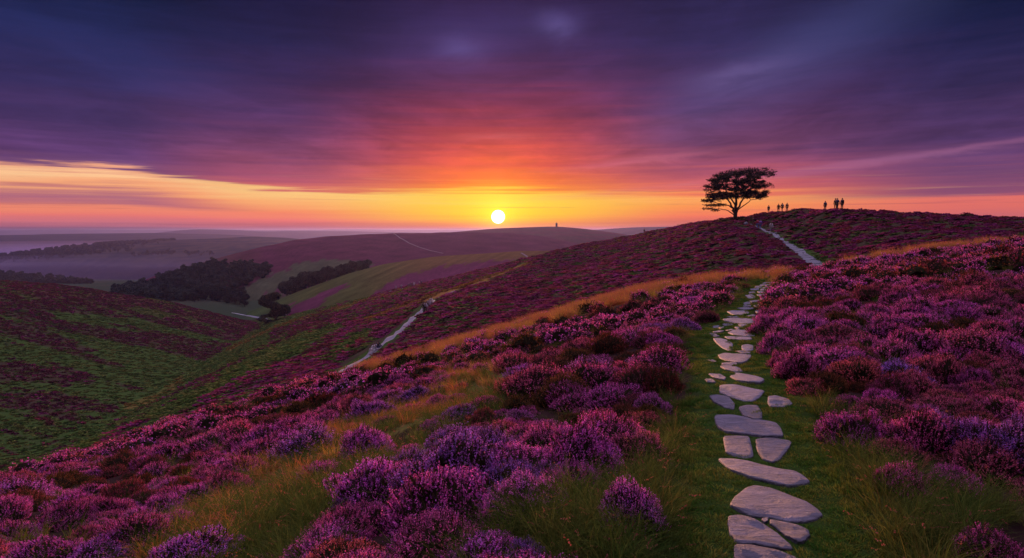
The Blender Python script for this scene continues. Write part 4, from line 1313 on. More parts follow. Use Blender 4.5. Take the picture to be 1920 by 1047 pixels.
def lone_tree():
    r = np.random.default_rng(3)
    q = hit(1378.5, 413.5, 90, 400, ground_s) or Vector((46, 141, 2.2))
    Yt = 141.0
    xt = ray(1378.5, 412)[0] * Yt
    z = float(ground_s.height(np.array([xt]), np.array([Yt]))[0])
    root = link('windswept_tree', None, loc=(xt, Yt, z - .15))
    tag(root, 'lone dark broad-crowned tree with spreading layered branches on the hilltop', 'tree')
    k = Yt / F / 8.725
    P = lambda X, Y_: ((X - 682) * k, (985 - Y_) * k)
    pads = [(620, 235, 230, 45), (900, 190, 250, 50), (1120, 245, 150, 42), (430, 290, 130, 45), (740, 205, 260, 42), (500, 260, 160, 40), (1030, 215, 200, 40),
            (280, 430, 120, 42), (420, 395, 120, 45), (215, 450, 55, 24), (350, 345, 100, 40), (700, 385, 120, 38), (530, 440, 100, 34), (1040, 410, 120, 36), (1185, 440, 85, 38), (1130, 405, 80, 24), (860, 320, 150, 38),
            (850, 570, 120, 42), (1000, 548, 120, 38), (1120, 590, 75, 32), (940, 520, 90, 25),
            (450, 615, 140, 36), (300, 655, 110, 26), (590, 590, 80, 32), (180, 670, 60, 11), (380, 600, 70, 20), (650, 570, 70, 30),
            (290, 735, 100, 16), (250, 805, 75, 12), (420, 745, 70, 13), (330, 825, 80, 9), (760, 480, 110, 26), (620, 490, 80, 20)]
    rp = np.random.default_rng(12)
    for _ in range(125):
        X_, Y_ = rp.uniform(240, 1180), rp.uniform(270, 640)
        if ((X_ - 700) / 520) ** 2 + ((Y_ - 480) / 260) ** 2 < 1: pads.append((X_, Y_, rp.uniform(25, 60), rp.uniform(10, 20)))
    tb, lf = [], []
    # trunk and main limbs
    T = lambda X, Y_, d=0: (P(X, Y_)[0], d, P(X, Y_)[1])
    tb.append(tube([T(680, 1010), T(682, 975), T(682, 920), T(684, 860), T(692, 800)], [.66, .46, .40, .38, .30], 12))
    limbs = {'l': ([T(675, 880), T(625, 800, -.4), T(580, 720, -.7), T(510, 640, -.8), T(440, 560, -1)], [.27, .22, .17, .12, .06]),
             'c': ([T(690, 810), T(700, 700, .2), T(695, 600, .1), T(705, 480, .3), T(720, 360, .2), T(760, 250)], [.32, .25, .2, .15, .1, .05]),
             'r': ([T(692, 870), T(740, 790, .5), T(800, 680, .8), T(860, 590, .7), T(930, 480, .8), T(1020, 340, .9), T(1100, 270, .9)], [.26, .2, .17, .14, .1, .07, .04]),
             'll': ([T(665, 905), T(600, 850, .3), T(540, 820, .5), T(440, 805, .6), T(330, 820, .8)], [.13, .1, .08, .06, .03]),
             'l2': ([T(620, 795, -.4), T(540, 745, .3), T(450, 720, .6), T(340, 700, .9), T(230, 680, 1)], [.13, .11, .08, .06, .03]),
             'lc': ([T(690, 760, .1), T(620, 620, .8), T(560, 500, 1.2), T(480, 380, 1.4), T(380, 310, 1.4)], [.18, .14, .11, .08, .04]),
             'rc': ([T(720, 830, .2), T(830, 730, -.5), T(900, 670, -.8), T(1010, 655, -1), T(1090, 655, -1)], [.12, .09, .07, .05, .03]),
             'cr': ([T(700, 620, .2), T(800, 500, -.8), T(880, 380, -1.2), T(950, 260, -1.3)], [.16, .12, .08, .04])}
    nodes = []
    for p, rr in limbs.values():
        fine_p, fine_r = [], []
        for a in range(len(p) - 1):
            for s in range(3):
                t = s / 3
                fine_p.append(np.array(p[a]) * (1 - t) + np.array(p[a + 1]) * t + r.normal(0, .07, 3) * (a + s > 0))
                fine_r.append(rr[a] * (1 - t) + rr[a + 1] * t)
        fine_p.append(np.array(p[-1])); fine_r.append(rr[-1])
        tb.append(tube(fine_p, fine_r, 7))
        nodes += [(np.array(q_), r_r) for q_, r_r in zip(fine_p, fine_r)][4:]
    NP = np.array([q_ for q_, _ in nodes])
    for (X, Y_, rx, rz) in pads:
        cx_, cz_ = P(X, Y_); rx_, rz_ = rx * k, rz * k * 1.2
        for dd in ((0,) if rx < 90 else (-1, 1)):
            cy_ = dd * rx_ * .9 + r.normal(0, .4)
            c = np.array([cx_ + r.normal(0, .15), cy_, cz_ - abs(dd) * .15])
            j = np.argmin(np.linalg.norm((NP - c) * np.array([1, .7, 1.3]), axis=1) + np.where(NP[:, 2] > c[2] + .1, 2, 0))
            br = bent(NP[j], c, .1, r)
            tb.append(tube(br, np.linspace(min(nodes[j][1] * .7, .09), .025, 7), 5))
            ntw = int(7 + rx_ * 8.5)
            for _ in range(ntw):
                a = r.uniform(0, 6.283); q_ = math.sqrt(r.random())
                e_ = c + np.array([rx_ * q_ * math.cos(a), rx_ * .75 * q_ * math.sin(a), rz_ * r.uniform(-.9, .9) * math.sqrt(1 - q_ * q_ * .8)])
                st = br[r.integers(3, 7)]
                tb.append(tube(bent(st, e_, .05, r, 3), [.028, .022, .016, .010], 3))
                nl = r.integers(7, 15)
                L_ = e_ + r.normal(0, 1, (nl, 3)) * np.array([.24, .24, .12])
                lf.append(L_)
    v, f, c, m = merge([(a, b if b.shape[1] == 4 else b, None, 0) for a, b in tb])
    link('trunk', np_mesh('tree_trunk', v, f, [M_BARK], smooth_=True), root)
    L_ = np.concatenate(lf)
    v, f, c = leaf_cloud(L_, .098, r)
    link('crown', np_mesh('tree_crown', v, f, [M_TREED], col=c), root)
    print('lone tree leaves', len(L_))


lone_tree()


def round_tree(seed, nleaf=1500, tall=1.0, size=.055, nb=15, wide=.30):
    """unit tree: height 1, crown about .75 wide; trunk, limbs and a lumpy crown of leaf clumps."""
    r = np.random.default_rng(seed)
    tb = [tube([(0, 0, -.04), (.01, 0, .12), (0, .01, .3), (.01, 0, .5)], [.04, .03, .024, .015], 7)]
    blobs = []
    for i in range(nb):
        a = i * 2.4 + r.uniform(-.4, .4); h = .26 + .62 * ((i * .618) % 1)
        rad = wide * math.sin(math.pi * min(max((h - .05) / .98, .05), .95)) * r.uniform(.6, 1.15)
        c = np.array([rad * math.cos(a), rad * math.sin(a), h * tall])
        blobs.append((c, r.uniform(.11, .19)))
        tb.append(tube(bent((0, 0, r.uniform(.2, .4)), c, .01, r, 4), [.014, .011, .009, .006, .004], 4))
    P = []
    for c, R_ in blobs:
        m = int(nleaf * R_ * R_ / sum(b[1] ** 2 for b in blobs))
        d = unit(r.normal(0, 1, (m, 3)))
        P.append(c + d * (R_ * r.uniform(.45, 1.08, m) ** .6)[:, None] * np.array([1, 1, .8]))
    P = np.concatenate(P)
    v, f, c, m = merge([(a, b, None, 0) for a, b in tb])
    trunk = np_mesh('trunk', v, f, [M_BARK], smooth_=True)
    v, f, c = leaf_cloud(P, size * .55, r)
    crown = np_mesh('crown', v, f, [M_TREE], col=c)
    return trunk, crown


TREES = [round_tree(600 + i, 2600) for i in range(4)]


def put_tree(x, y, h, label, group=None, wide=1.0, name='broadleaf_tree', dz=-.3, which=None):
    z = float(H(np.array([x]), np.array([y]))[0])
    i = random.randrange(4) if which is None else which
    root = link(name, None, loc=(x, y, z + dz))
    root.scale = (h * wide, h * wide, h); root.rotation_euler = (0, 0, random.uniform(0, 6.28))
    tag(root, label, 'tree', group)
    link('trunk', TREES[i][0], root); link('crown', TREES[i][1], root)
    return root


# single round tree in the valley dip
BIG = round_tree(650, 16000, 1.0, .034, 34, .36)
TREES.append(BIG)
yq = 345.0
xq = float(ray(517, 606)[0] * yq)
put_tree(xq, yq, 15.5, 'dark round tree standing alone where the two near slopes meet', None, 1.12, dz=-1.0, which=4)
put_tree(float(ray(499, 606)[0] * 349), 349.0, 6.5, 'low dark bush tree leaning against the lone round valley tree', None, 1.5, dz=-1.0, which=1)

# belt along the valley floor and behind the green spur
rr = np.random.default_rng(9)
for i in range(46):
    ppx = 300 + 172 * rr.random() ** 1.0
    yy = 600 + 70 * rr.random() - (ppx - 300) * .12
    put_tree(float(ray(ppx, 575)[0] * yy), yy, rr.uniform(9, 15), 'dark broadleaf tree in the belt along the valley floor', 'trees of the valley belt', rr.uniform(.9, 1.25))
for i in range(60):
    t = i / 59
    ppx = 532 + 161 * t + rr.uniform(-6, 6)
    yc = float(np.interp(ray(ppx, 530)[0], np.tan(AZ), curve([(440, 598, 515), (480, 586, 505), (560, 549, 485), (640, 520, 470), (720, 497, 460)])[0]))
    yy = yc + rr.uniform(40, 76) - 14 * t
    put_tree(float(ray(ppx, 530)[0] * yy), yy, rr.uniform(12, 16) * (1 - .45 * t), 'dark broadleaf tree in the row behind the green spur', 'trees of the row behind the green spur', rr.uniform(.9, 1.2))

# woods that read as one mass
def woodland(name, label, polys, surf, y0, y1, umin, umax, per, h):
    n = int((umax - umin) * (y1 * y1 - y0 * y0) / 2 * per)
    y = np.sqrt(rng.uniform(y0 * y0, y1 * y1, n)); x = rng.uniform(umin, umax, n) * y
    z = H(x, y)
    px, py = pix(x, y, z)
    k = np.zeros(n, bool)
    wv = 5 * N_A(px / 14, py / 14)
    for P in polys: k |= inside(px + wv, py + wv * .5, P)
    x, y, z = x[k], y[k], z[k]; n = len(x)
    s = h * rng.uniform(.7, 1.2, n)
    print(name, n)
    return scatter(name, np.stack([x, y, z - s * .12], 1), rots(n, .02), np.stack([s * 1.1, s * 1.1, s], 1), rng.integers(0, 4, n), WOODLIB, label, 'woodland')


def joined_tree(i):
    tr, cr = TREES[i]
    r = round_tree(700 + i, 700, 1.0, .10)
    va = np.array([v.co[:] for v in r[0].vertices]); fa = np.array([p.vertices[:] for p in r[0].polygons])
    vb = np.array([v.co[:] for v in r[1].vertices]); fb = np.array([p.vertices[:] for p in r[1].polygons])
    v, f, c, m = merge([(va, fa, None, 0), (vb, fb, np.random.default_rng(i).uniform(.5, 1.5, (len(vb), 1)) * np.ones(3), 1)])
    return np_mesh('wood_tree', v, f, [M_BARK, M_TREE], m, c)


WOODLIB = lib('woodland source', [joined_tree(i) for i in range(4)])
woodland('woodland', 'dense dark wood covering the lower left flank of the broad hill', [[(205, 552), (300, 527), (350, 510), (400, 498), (440, 499), (500, 504), (512, 512), (490, 527), (430, 545), (360, 562), (300, 566), (230, 564)]],
         hillD, 560, 1000, -.75, -.3, .03, 9.5)
woodland('woodland', 'wooded low ridge at the left behind the near hillside', [[(-100, 505), (0, 515), (100, 523), (170, 531), (235, 547), (290, 575), (290, 600), (-100, 600)]],
         hillG, 1150, 1450, -.9, -.40, .012, 10)
woodland('woodland', 'far dark hedge lines and copses on the hazy ridge', [[(-100, 484), (0, 478), (130, 463), (220, 456), (300, 456), (240, 462), (245, 470), (120, 482), (0, 492), (-100, 496)], [(245, 478), (330, 471), (332, 477), (250, 481)], [(338, 474), (400, 473), (400, 477), (340, 478)],
          [(180, 455), (330, 450), (330, 452), (180, 458)]],
         hillF1, 1500, 2700, -.9, -.4, .006, 9)

# ------------------------------------------------------------------ tower
def lathe(prof, seg=20):
    V = np.array([(r * math.cos(2 * math.pi * k / seg), r * math.sin(2 * math.pi * k / seg), z) for r, z in prof for k in range(seg)])
    f = [[i * seg + k, i * seg + (k + 1) % seg, (i + 1) * seg + (k + 1) % seg, (i + 1) * seg + k] for i in range(len(prof) - 1) for k in range(seg)]
    return V, np.array(f)


yt = 1556.0; xt = float(ray(1043.5, 424)[0] * yt)
zt = float(H(np.array([xt]), np.array([yt]))[0])
M_TOW = plain('tower stone', (.10, .08, .07), .9, None, (1, .2))
tw = link('stone_tower', None, loc=(xt, yt, zt - .5))
tag(tw, 'small round stone tower with pole on the far hilltop', 'tower')
v, f = lathe([(2.9, 0), (2.7, 1.2), (2.3, 1.3), (2.2, 6.5), (2.5, 6.7), (2.5, 7.4), (2.2, 7.5)])
link('wall', np_mesh('tower_wall', v, f, [M_TOW]), tw)
v, f = lathe([(2.35, 7.4), (2.0, 8.4), (1.2, 9.3), (.1, 9.8)])
link('roof', np_mesh('tower_roof', v, f, [M_TOW], smooth_=True), tw)
v, f = lathe([(.14, 9.6), (.12, 12.5), (.02, 12.6)], 8)
link('pole', np_mesh('tower_pole', v, f, [M_TOW]), tw)

# ------------------------------------------------------------------ people
def skin_mesh(name, verts, edges, radii, rootv=0, sub=1):
    me = bpy.data.meshes.new(name + '_skel')
    me.from_pydata(verts, edges, [])
    o = bpy.data.objects.new(name + '_skel', me); ROOT.objects.link(o)
    md = o.modifiers.new('skin', 'SKIN'); md.use_smooth_shade = True
    for i, rad in enumerate(radii):
        rr_ = rad if isinstance(rad, tuple) else (rad, rad)
        me.skin_vertices[0].data[i].radius = rr_
    me.skin_vertices[0].data[rootv].use_root = True
    s = o.modifiers.new('sub', 'SUBSURF'); s.levels = sub; s.render_levels = sub
    bpy.context.view_layer.update()
    dg = bpy.context.evaluated_depsgraph_get()
    res = bpy.data.meshes.new_from_object(o.evaluated_get(dg))
    res.name = name
    bpy.data.objects.remove(o); bpy.data.meshes.remove(me)
    return res


def person_meshes(pose):
    """skeleton in metres, facing +Y, feet at z=0 (standing 1.72 m)."""
    sit, walk = pose == 'sit', pose == 'walk'
    dz = -.52 if sit else 0
    J = {'pel': (0, 0, .95 + dz), 'waist': (0, .0, 1.08 + dz), 'chest': (0, .01, 1.28 + dz), 'neck': (0, .0, 1.46 + dz), 'head': (0, .02, 1.58 + dz), 'top': (0, .02, 1.68 + dz)}
    for s, n in ((-1, 'l'), (1, 'r')):
        J['sh' + n] = (.18 * s, 0, 1.40 + dz)
        sw = .16 * s if walk else 0
        if sit:
            J['el' + n] = (.24 * s, .12, 1.14 + dz); J['wr' + n] = (.16 * s, .33, 1.06 + dz)
            J['hip' + n] = (.10 * s, .02, .90 + dz); J['kn' + n] = (.15 * s, .42, .52); J['an' + n] = (.14 * s, .58, .10); J['to' + n] = (.15 * s, .72, .05)
        else:
            J['el' + n] = (.25 * s, -.02 - sw * .8, 1.13); J['wr' + n] = (.25 * s, .06 - sw * 1.2, .90)
            J['hip' + n] = (.10 * s, 0, .90); J['kn' + n] = (.11 * s, .03 + sw, .50); J['an' + n] = (.12 * s, -.02 + sw * 1.6, .09); J['to' + n] = (.13 * s, .13 + sw * 1.6, .04)
    R_ = {'pel': (.155, .11), 'waist': (.135, .10), 'chest': (.165, .115), 'neck': .055, 'head': (.075, .095), 'top': (.06, .075)}
    for n in 'lr':
        R_.update({'sh' + n: .07, 'el' + n: .047, 'wr' + n: .032, 'hip' + n: .09, 'kn' + n: .06, 'an' + n: .043, 'to' + n: .035})
    E = [('pel', 'waist'), ('waist', 'chest'), ('chest', 'neck'), ('neck', 'head'), ('head', 'top')]
    for n in 'lr':
        E += [('chest', 'sh' + n), ('sh' + n, 'el' + n), ('el' + n, 'wr' + n), ('pel', 'hip' + n), ('hip' + n, 'kn' + n), ('kn' + n, 'an' + n), ('an' + n, 'to' + n)]
    # palms and fingers
    for s, n in ((-1, 'l'), (1, 'r')):
        w = Vector(J['wr' + n]); d = (w - Vector(J['el' + n])).normalized()
        J['pa' + n] = tuple(w + d * .06); R_['pa' + n] = (.034, .02); E.append(('wr' + n, 'pa' + n))
        sd = d.cross(Vector((1, 0, 0))).normalized()
        for k in range(4):
            b = w + d * .10 + sd * (.018 * (k - 1.5)); J[f'f{k}{n}'] = tuple(b + d * (.055 - .008 * abs(k - 1.3)) + Vector((-s * .012, 0, 0)))
            R_[f'f{k}{n}'] = .009; E.append(('pa' + n, f'f{k}{n}'))
        J['th' + n] = tuple(w + d * .06 + sd * .055); R_['th' + n] = .010; E.append(('pa' + n, 'th' + n))

    def sub(names, edges, grow):
        ids = {k: i for i, k in enumerate(names)}
        rad = []
        for k in names:
            q = R_[k]; q = q if isinstance(q, tuple) else (q, q)
            rad.append((q[0] * grow, q[1] * grow))
        return [J[k] for k in names], [(ids[a], ids[b]) for a, b in edges if a in ids and b in ids], rad
    body = skin_mesh('body_' + pose, *sub(list(J), E, 1.0))
    tops = ['pel', 'waist', 'chest', 'shl', 'ell', 'wrl', 'shr', 'elr', 'wrr']
    jac = skin_mesh('jacket_' + pose, *sub(tops, E, 1.14))
    legs = ['pel', 'hipl', 'knl', 'anl', 'hipr', 'knr', 'anr']
    tro = skin_mesh('trousers_' + pose, *sub(legs, E, 1.14))
    hd = J['head']
    def ball(c, r3, seg=10, rings=7, lo=-1.57):
        prof = [(math.cos(a), math.sin(a)) for a in np.linspace(lo, 1.57, rings)]
        v_, f_ = lathe(prof, seg)
        return v_ * np.array(r3) + np.array(c), f_
    hair = ball((hd[0], hd[1] - .02, hd[2] + .03), (.092, .108, .115), lo=-.5)
    hat = merge([(*ball((hd[0], hd[1], hd[2] + .06), (.10, .115, .10), lo=0), None, 0), (*lathe([(.10, hd[2] + .06), (.19, hd[2] + .04), (.19, hd[2] + .052), (.10, hd[2] + .075)], 14), None, 0)])
    pk = ball((0, -.20, J['chest'][2] - .03), (.15, .11, .24), 12, 9)
    return dict(body=body, jacket=jac, trousers=tro, hair=hair, hat=(hat[0], hat[1]), backpack=pk)


POSES = {p: person_meshes(p) for p in ('stand', 'walk', 'sit')}
CLO = {}
PAL = {'dark': (.02, .02, .03), 'navy': (.03, .04, .12), 'red': (.6, .05, .12), 'purple': (.32, .14, .5), 'blue': (.12, .2, .55), 'white': (.72, .70, .74), 'grey': (.3, .28, .33), 'pale': (.6, .56, .64), 'brown': (.12, .07, .05), 'skin': (.45, .26, .18)}


def clo(c):
    if c not in CLO: CLO[c] = plain('cloth ' + c, PAL[c], .85, (30, .3, .01))
    return CLO[c]


CACHE = {}


def coloured(key, src, c):
    k = (key, c)
    if k not in CACHE:
        if isinstance(src, bpy.types.Mesh):
            me = src.copy(); me.name = key.split('/')[-1]
            me.materials.clear(); me.materials.append(clo(c))
        else:
            me = np_mesh(key.split('/')[-1], src[0], src[1], [clo(c)], smooth_=True)
        CACHE[k] = me
    return CACHE[k]


def person(px_, row, Y, pose, face, top, legs, label, group, pack=None, hat=None, h=1.0):
    u, w = ray(px_, row)
    q = hit(px_, row, 70, 300, ground_s) if row > 415 else None
    if q is not None and abs(q.y - Y) < 45: Y = q.y
    x = float(u * Y)
    z = float(H(np.array([x]), np.array([Y]))[0])
    root = link('person', None, loc=(x, Y, z + (.10 if row < 415 else -.02)))
    h *= 1.06
    root.rotation_euler = (0, 0, math.radians(face)); root.scale = (h, h, h)
    tag(root, label, 'person', group)
    m = POSES[pose]
    b = link('body', coloured(pose + '/body', m['body'], 'skin'), root)
    link('jacket', coloured(pose + '/jacket', m['jacket'], top), root)
    link('trousers', coloured(pose + '/trousers', m['trousers'], legs), root)
    link('hair', coloured(pose + '/hair', m['hair'], 'brown'), root)
    if hat: link('hat', coloured(pose + '/hat', m['hat'], hat), root)
    if pack: link('backpack', coloured(pose + '/backpack', m['backpack'], pack), root)
    return root


G1_, G2_, G3_, G4_, G5_ = 'people on the skyline', 'people on the far stone path', 'walkers on the gravel path', 'people on the spur crest', 'people resting by the gravel path'
person(1441, 399, 148, 'stand', 8, 'dark', 'dark', 'dark figure standing alone just right of the lone tree', G1_, 'dark', h=.98)
person(1459.5, 396, 140, 'stand', -10, 'dark', 'dark', 'left one of three dark figures close together on the skyline', G1_, 'dark', h=1.02)
person(1466.5, 396, 139, 'walk', 15, 'dark', 'dark', 'middle one of three dark figures close together, with a pale collar', G1_, 'grey', h=1.07)
person(1475.5, 396, 139, 'stand', 0, 'dark', 'dark', 'right one of three dark figures close together on the skyline', G1_, h=1.05)
person(1547, 395, 117, 'stand', 5, 'navy', 'dark', 'single figure in navy left of the pair on the skyline', G1_, 'navy', h=1.0)
person(1566.3, 396, 113, 'stand', 0, 'dark', 'dark', 'figure in a hat half hidden behind its neighbour on the skyline', G1_, hat='dark', h=1.08)
person(1569.6, 396, 111, 'walk', -5, 'navy', 'dark', 'figure with a bulky navy rucksack on the skyline', G1_, 'navy', h=1.07)
person(1578.6, 396, 112, 'stand', 10, 'navy', 'dark', 'rightmost dark figure on the skyline', G1_, 'dark', h=1.1)
person(1208, 437, 232, 'stand', 0, 'dark', 'dark', 'tiny dark figure alone on the left shoulder of the tree hill', G1_)
person(1420, 430, 124, 'walk', 20, 'red', 'blue', 'walker in a red top and blue trousers below the lone tree', G2_, 'red')
person(1425.5, 431, 122, 'walk', 5, 'purple', 'blue', 'walker in a purple top beside the one in red', G2_, 'purple')
person(1412, 425, 129, 'stand', 60, 'dark', 'brown', 'walker in dark clothes just behind the one in red', G2_)
person(1445.5, 437, 121, 'walk', 170, 'white', 'grey', 'walker in pale clothes coming down the far stone path', G2_)
person(794.5, 588, 107, 'walk', 20, 'dark', 'dark', 'leftmost walker in black on the gravel path', G3_, h=1.03)
person(797.8, 587, 108, 'walk', 10, 'pale', 'dark', 'walker with a pale jacket behind the one in black', G3_)
person(800.5, 585, 110, 'walk', 0, 'dark', 'pale', 'walker in a dark top and pale trousers on the gravel path', G3_)
person(804.5, 581, 114, 'walk', 0, 'pale', 'grey', 'walker in pale grey, first of the two lagging on the gravel path', G3_)
person(808.5, 577, 118, 'walk', -10, 'white', 'grey', 'walker in white, hindmost on the gravel path', G3_)
person(700, 662, 92, 'sit', 60, 'white', 'white', 'person in white sitting by the lower gravel path', G5_, h=.95)
person(703.5, 659, 93, 'sit', 10, 'pale', 'grey', 'person in light grey sitting beside the one in white', G5_, h=.9)
person(709.5, 656, 94, 'sit', -30, 'dark', 'navy', 'person in dark clothes sitting by the lower gravel path', G5_, h=.95)
for i, (a, t_, l_, lab) in enumerate([(742.5, 'white', 'pale', 'tiny figure in white at the left end of the spur crest'), (752.5, 'white', 'grey', 'tiny pale figure second from the left on the spur crest'),
                                      (765.5, 'navy', 'navy', 'tiny figure in navy, left of the dark knot on the spur crest'), (768.8, 'navy', 'dark', 'tiny figure in the middle of the dark knot on the spur crest'),
                                      (772, 'dark', 'navy', 'tiny figure, right of the dark knot on the spur crest'), (776.5, 'white', 'white', 'tiny white figure beside the dark knot on the spur crest'),
                                      (786.5, 'pale', 'navy', 'tiny figure second from the right end of the spur crest'), (790.5, 'navy', 'dark', 'tiny dark figure at the right end of the spur crest')]):
    row = 543 - (a - 742) * .17
    q = hit(a, row, 150, 330, ground_s)
    yy = q.y if q else 270
    person(a, row, min(max(yy, 235), 275), 'walk' if i % 2 else 'stand', 40 * i, t_, l_, lab, G4_)

# a small boulder by the head of the far path
q = hit(1398.5, 421.5, 90, 300, ground_s)
if q:
    d = dome_dirs(1, np.random.default_rng(1))
    v, f = core_geo(31, .5, 12, 7, .25)
    tag(link('boulder', np_mesh('boulder', v, f, [M_STONE], smooth_=True), loc=tuple(q)), 'small dark boulder at the upper end of the far path', 'boulder')

# ------------------------------------------------------------------ air
def volume_box(name, lo, hi, dens, col, aniso, label):
    x0, y0, z0 = lo; x1, y1, z1 = hi
    V = [(x0, y0, z0), (x1, y0, z0), (x1, y1, z0), (x0, y1, z0), (x0, y0, z1), (x1, y0, z1), (x1, y1, z1), (x0, y1, z1)]
    f = [(3, 2, 1, 0), (4, 5, 6, 7), (0, 1, 5, 4), (1, 2, 6, 5), (2, 3, 7, 6), (3, 0, 4, 7)]
    m = bpy.data.materials.new(name); m.use_nodes = True; m.node_tree.nodes.clear()
    t = NT(m.node_tree); out = t.node('ShaderNodeOutputMaterial')
    p = t.node('ShaderNodeVolumePrincipled')
    p.inputs['Density'].default_value = dens; p.inputs['Color'].default_value = (*col, 1); p.inputs['Anisotropy'].default_value = aniso
    t.l.new(p.outputs[0], out.inputs['Volume'])
    me = bpy.data.meshes.new(name); me.from_pydata(V, [], f); me.materials.append(m)
    o = link(name, me)
    return tag(o, label, 'haze', kind='stuff')


def lens_volume(name, c, r3, dens, col, label):
    v, f = lathe([(math.cos(a), math.sin(a)) for a in np.linspace(-1.56, 1.56, 13)], 40)
    m = bpy.data.materials.new(name); m.use_nodes = True; m.node_tree.nodes.clear()
    t = NT(m.node_tree); out = t.node('ShaderNodeOutputMaterial')
    p = t.node('ShaderNodeVolumePrincipled')
    p.inputs['Density'].default_value = dens; p.inputs['Color'].default_value = (*col, 1); p.inputs['Anisotropy'].default_value = .1
    t.l.new(p.outputs[0], out.inputs['Volume'])
    caps = [list(range(39, -1, -1)), [12 * 40 + k for k in range(40)]]
    me = bpy.data.meshes.new(name); me.from_pydata([tuple(q) for q in v * np.array(r3)], [], f.tolist() + caps); me.materials.append(m)
    return tag(link(name, me, loc=c), label, 'mist', kind='stuff')


for k_m in range(5):
    lens_volume('mist', (-950, 1850, -138), (1020 + 90 * k_m, 560 + 45 * k_m, 28 + 11 * k_m), 2.6e-4 - 2.5e-5 * k_m, (.74, .58, .94), 'lilac mist pooled in the valley before the hazy ridge')['group'] = 'valley mist'
for k_m in range(3):
    lens_volume('mist', (-1900, 3300, -125), (1750 + 150 * k_m, 560 + 40 * k_m, 48 + 14 * k_m), 2.4e-4, (.74, .56, .92), 'pale mist band lying behind the hazy ridge')['group'] = 'mist behind the hazy ridge'
volume_box('haze', (-14500, -14500, -160), (14500, 14500, 25), 7.0e-5, (.26, .28, .66), .62, 'thin lilac evening haze filling the air')

# ------------------------------------------------------------------ sky and sun
SUN_AZ = math.radians(-1.16); SUN_EL = math.radians(1.12)
world = bpy.data.worlds.new('World'); scene.world = world
world.use_nodes = True
world.node_tree.nodes.clear()
t = NT(world.node_tree)


def lin(c):
    return tuple((v / 255 / 12.92) if v / 255 <= .04045 else ((v / 255 + .055) / 1.055) ** 2.4 for v in c)


tc = t.node('ShaderNodeTexCoord')
sp = t.node('ShaderNodeSeparateXYZ'); t.put(sp.inputs[0], tc.outputs['Generated'])
X, Y, Z = sp.outputs
az = t.math('ARCTAN2', X, Y)
el = t.math('ARCSINE', Z)
# cloud plane coordinates
zz = t.math('ADD', t.math('MAXIMUM', Z, 0.0), .045)
qx, qy = t.math('DIVIDE', X, zz), t.math('DIVIDE', Y, zz)
cb = t.node('ShaderNodeCombineXYZ'); t.put(cb.inputs[0], qx); t.put(cb.inputs[1], t.math('MULTIPLY', qy, .42))
cb2 = t.node('ShaderNodeCombineXYZ'); t.put(cb2.inputs[0], t.math('MULTIPLY', az, 3.0)); t.put(cb2.inputs[1], t.math('MULTIPLY', el, 34)); cb2.inputs[2].default_value = 3.1
cb3 = t.node('ShaderNodeCombineXYZ'); t.put(cb3.inputs[0], t.math('MULTIPLY', az, 2.2)); t.put(cb3.inputs[1], t.math('MULTIPLY', el, 90)); cb3.inputs[2].default_value = 7.7
nA = t.noise(cb.outputs[0], .55, 6, .55, .5)
nB = t.noise(cb2.outputs[0], 1.5, 5, .55, .4)
nC = t.noise(cb3.outputs[0], 1.6, 5, .55, .2)
# the layers wander up and down
off = t.math('MULTIPLY', t.math('SUBTRACT', nB, .5), .035)
off = t.math('MULTIPLY', off, t.smoothstep(el, .02, .12))
off = t.math('ADD', off, t.math('MULTIPLY', t.math('SUBTRACT', nC, .5), .013))
elw = t.math('ADD', el, off)
EMAX = math.radians(25)
fac = t.math('DIVIDE', elw, EMAX, clamp=True)


def lin2(c, row):
    k = .95 - .10 * (row < 300); o = (.001, .001, .002) if row < 320 else (0, 0, 0)
    return tuple(max(.002, k * ((v / 255 / 12.92) if v / 255 <= .04045 else ((v / 255 + .055) / 1.055) ** 2.4) - q) for v, q in zip(c, o))


def rows(stops):
    out = []
    for r_, c in stops:
        e = math.atan((432 - r_) / F)
        out.append((max(0, e / EMAX), lin2(c, r_)))
    return sorted(out, key=lambda s: s[0])


tb_ = t.smoothstep(az, math.radians(-31), math.radians(-18.5))
gb_ = t.smoothstep(el, .008, .05)
elw = t.math('ADD', elw, t.math('MULTIPLY', t.math('MULTIPLY', t.math('SUBTRACT', nC, .5), .030), t.smoothstep(el, .03, .055)))
el1 = t.math('ADD', elw, t.math('MULTIPLY', t.math('MULTIPLY', tb_, gb_), .0285))
el2 = t.math('SUBTRACT', elw, t.math('MULTIPLY', t.math('MULTIPLY', t.math('SUBTRACT', 1.0, tb_), gb_), .0285))
fac1, fac2 = t.math('DIVIDE', el1, EMAX, clamp=True), t.math('DIVIDE', el2, EMAX, clamp=True)
fac = t.math('DIVIDE', elw, EMAX, clamp=True)
R1 = t.ramp(fac1, rows([(0, (8, 20, 46)), (60, (20, 30, 68)), (120, (36, 40, 88)), (200, (52, 44, 92)), (260, (74, 52, 102)), (305, (98, 62, 116)), (326, (112, 70, 118)), (331, (235, 160, 130)), (340, (255, 200, 148)), (358, (250, 170, 122)), (372, (200, 122, 122)), (384, (178, 105, 125)), (396, (245, 140, 108)), (408, (240, 122, 112)), (420, (205, 112, 125)), (428.5, (135, 76, 100)), (432, (60, 34, 50))]))
R2 = t.ramp(fac2, rows([(0, (26, 26, 66)), (100, (40, 38, 86)), (160, (60, 44, 94)), (200, (80, 50, 100)), (250, (106, 60, 110)), (300, (138, 72, 114)), (345, (185, 88, 112)), (360, (215, 105, 105)), (368, (255, 205, 130)), (385, (255, 178, 112)), (402, (252, 140, 98)), (416, (242, 118, 112)), (428.5, (165, 80, 92)), (432, (70, 36, 46))]))
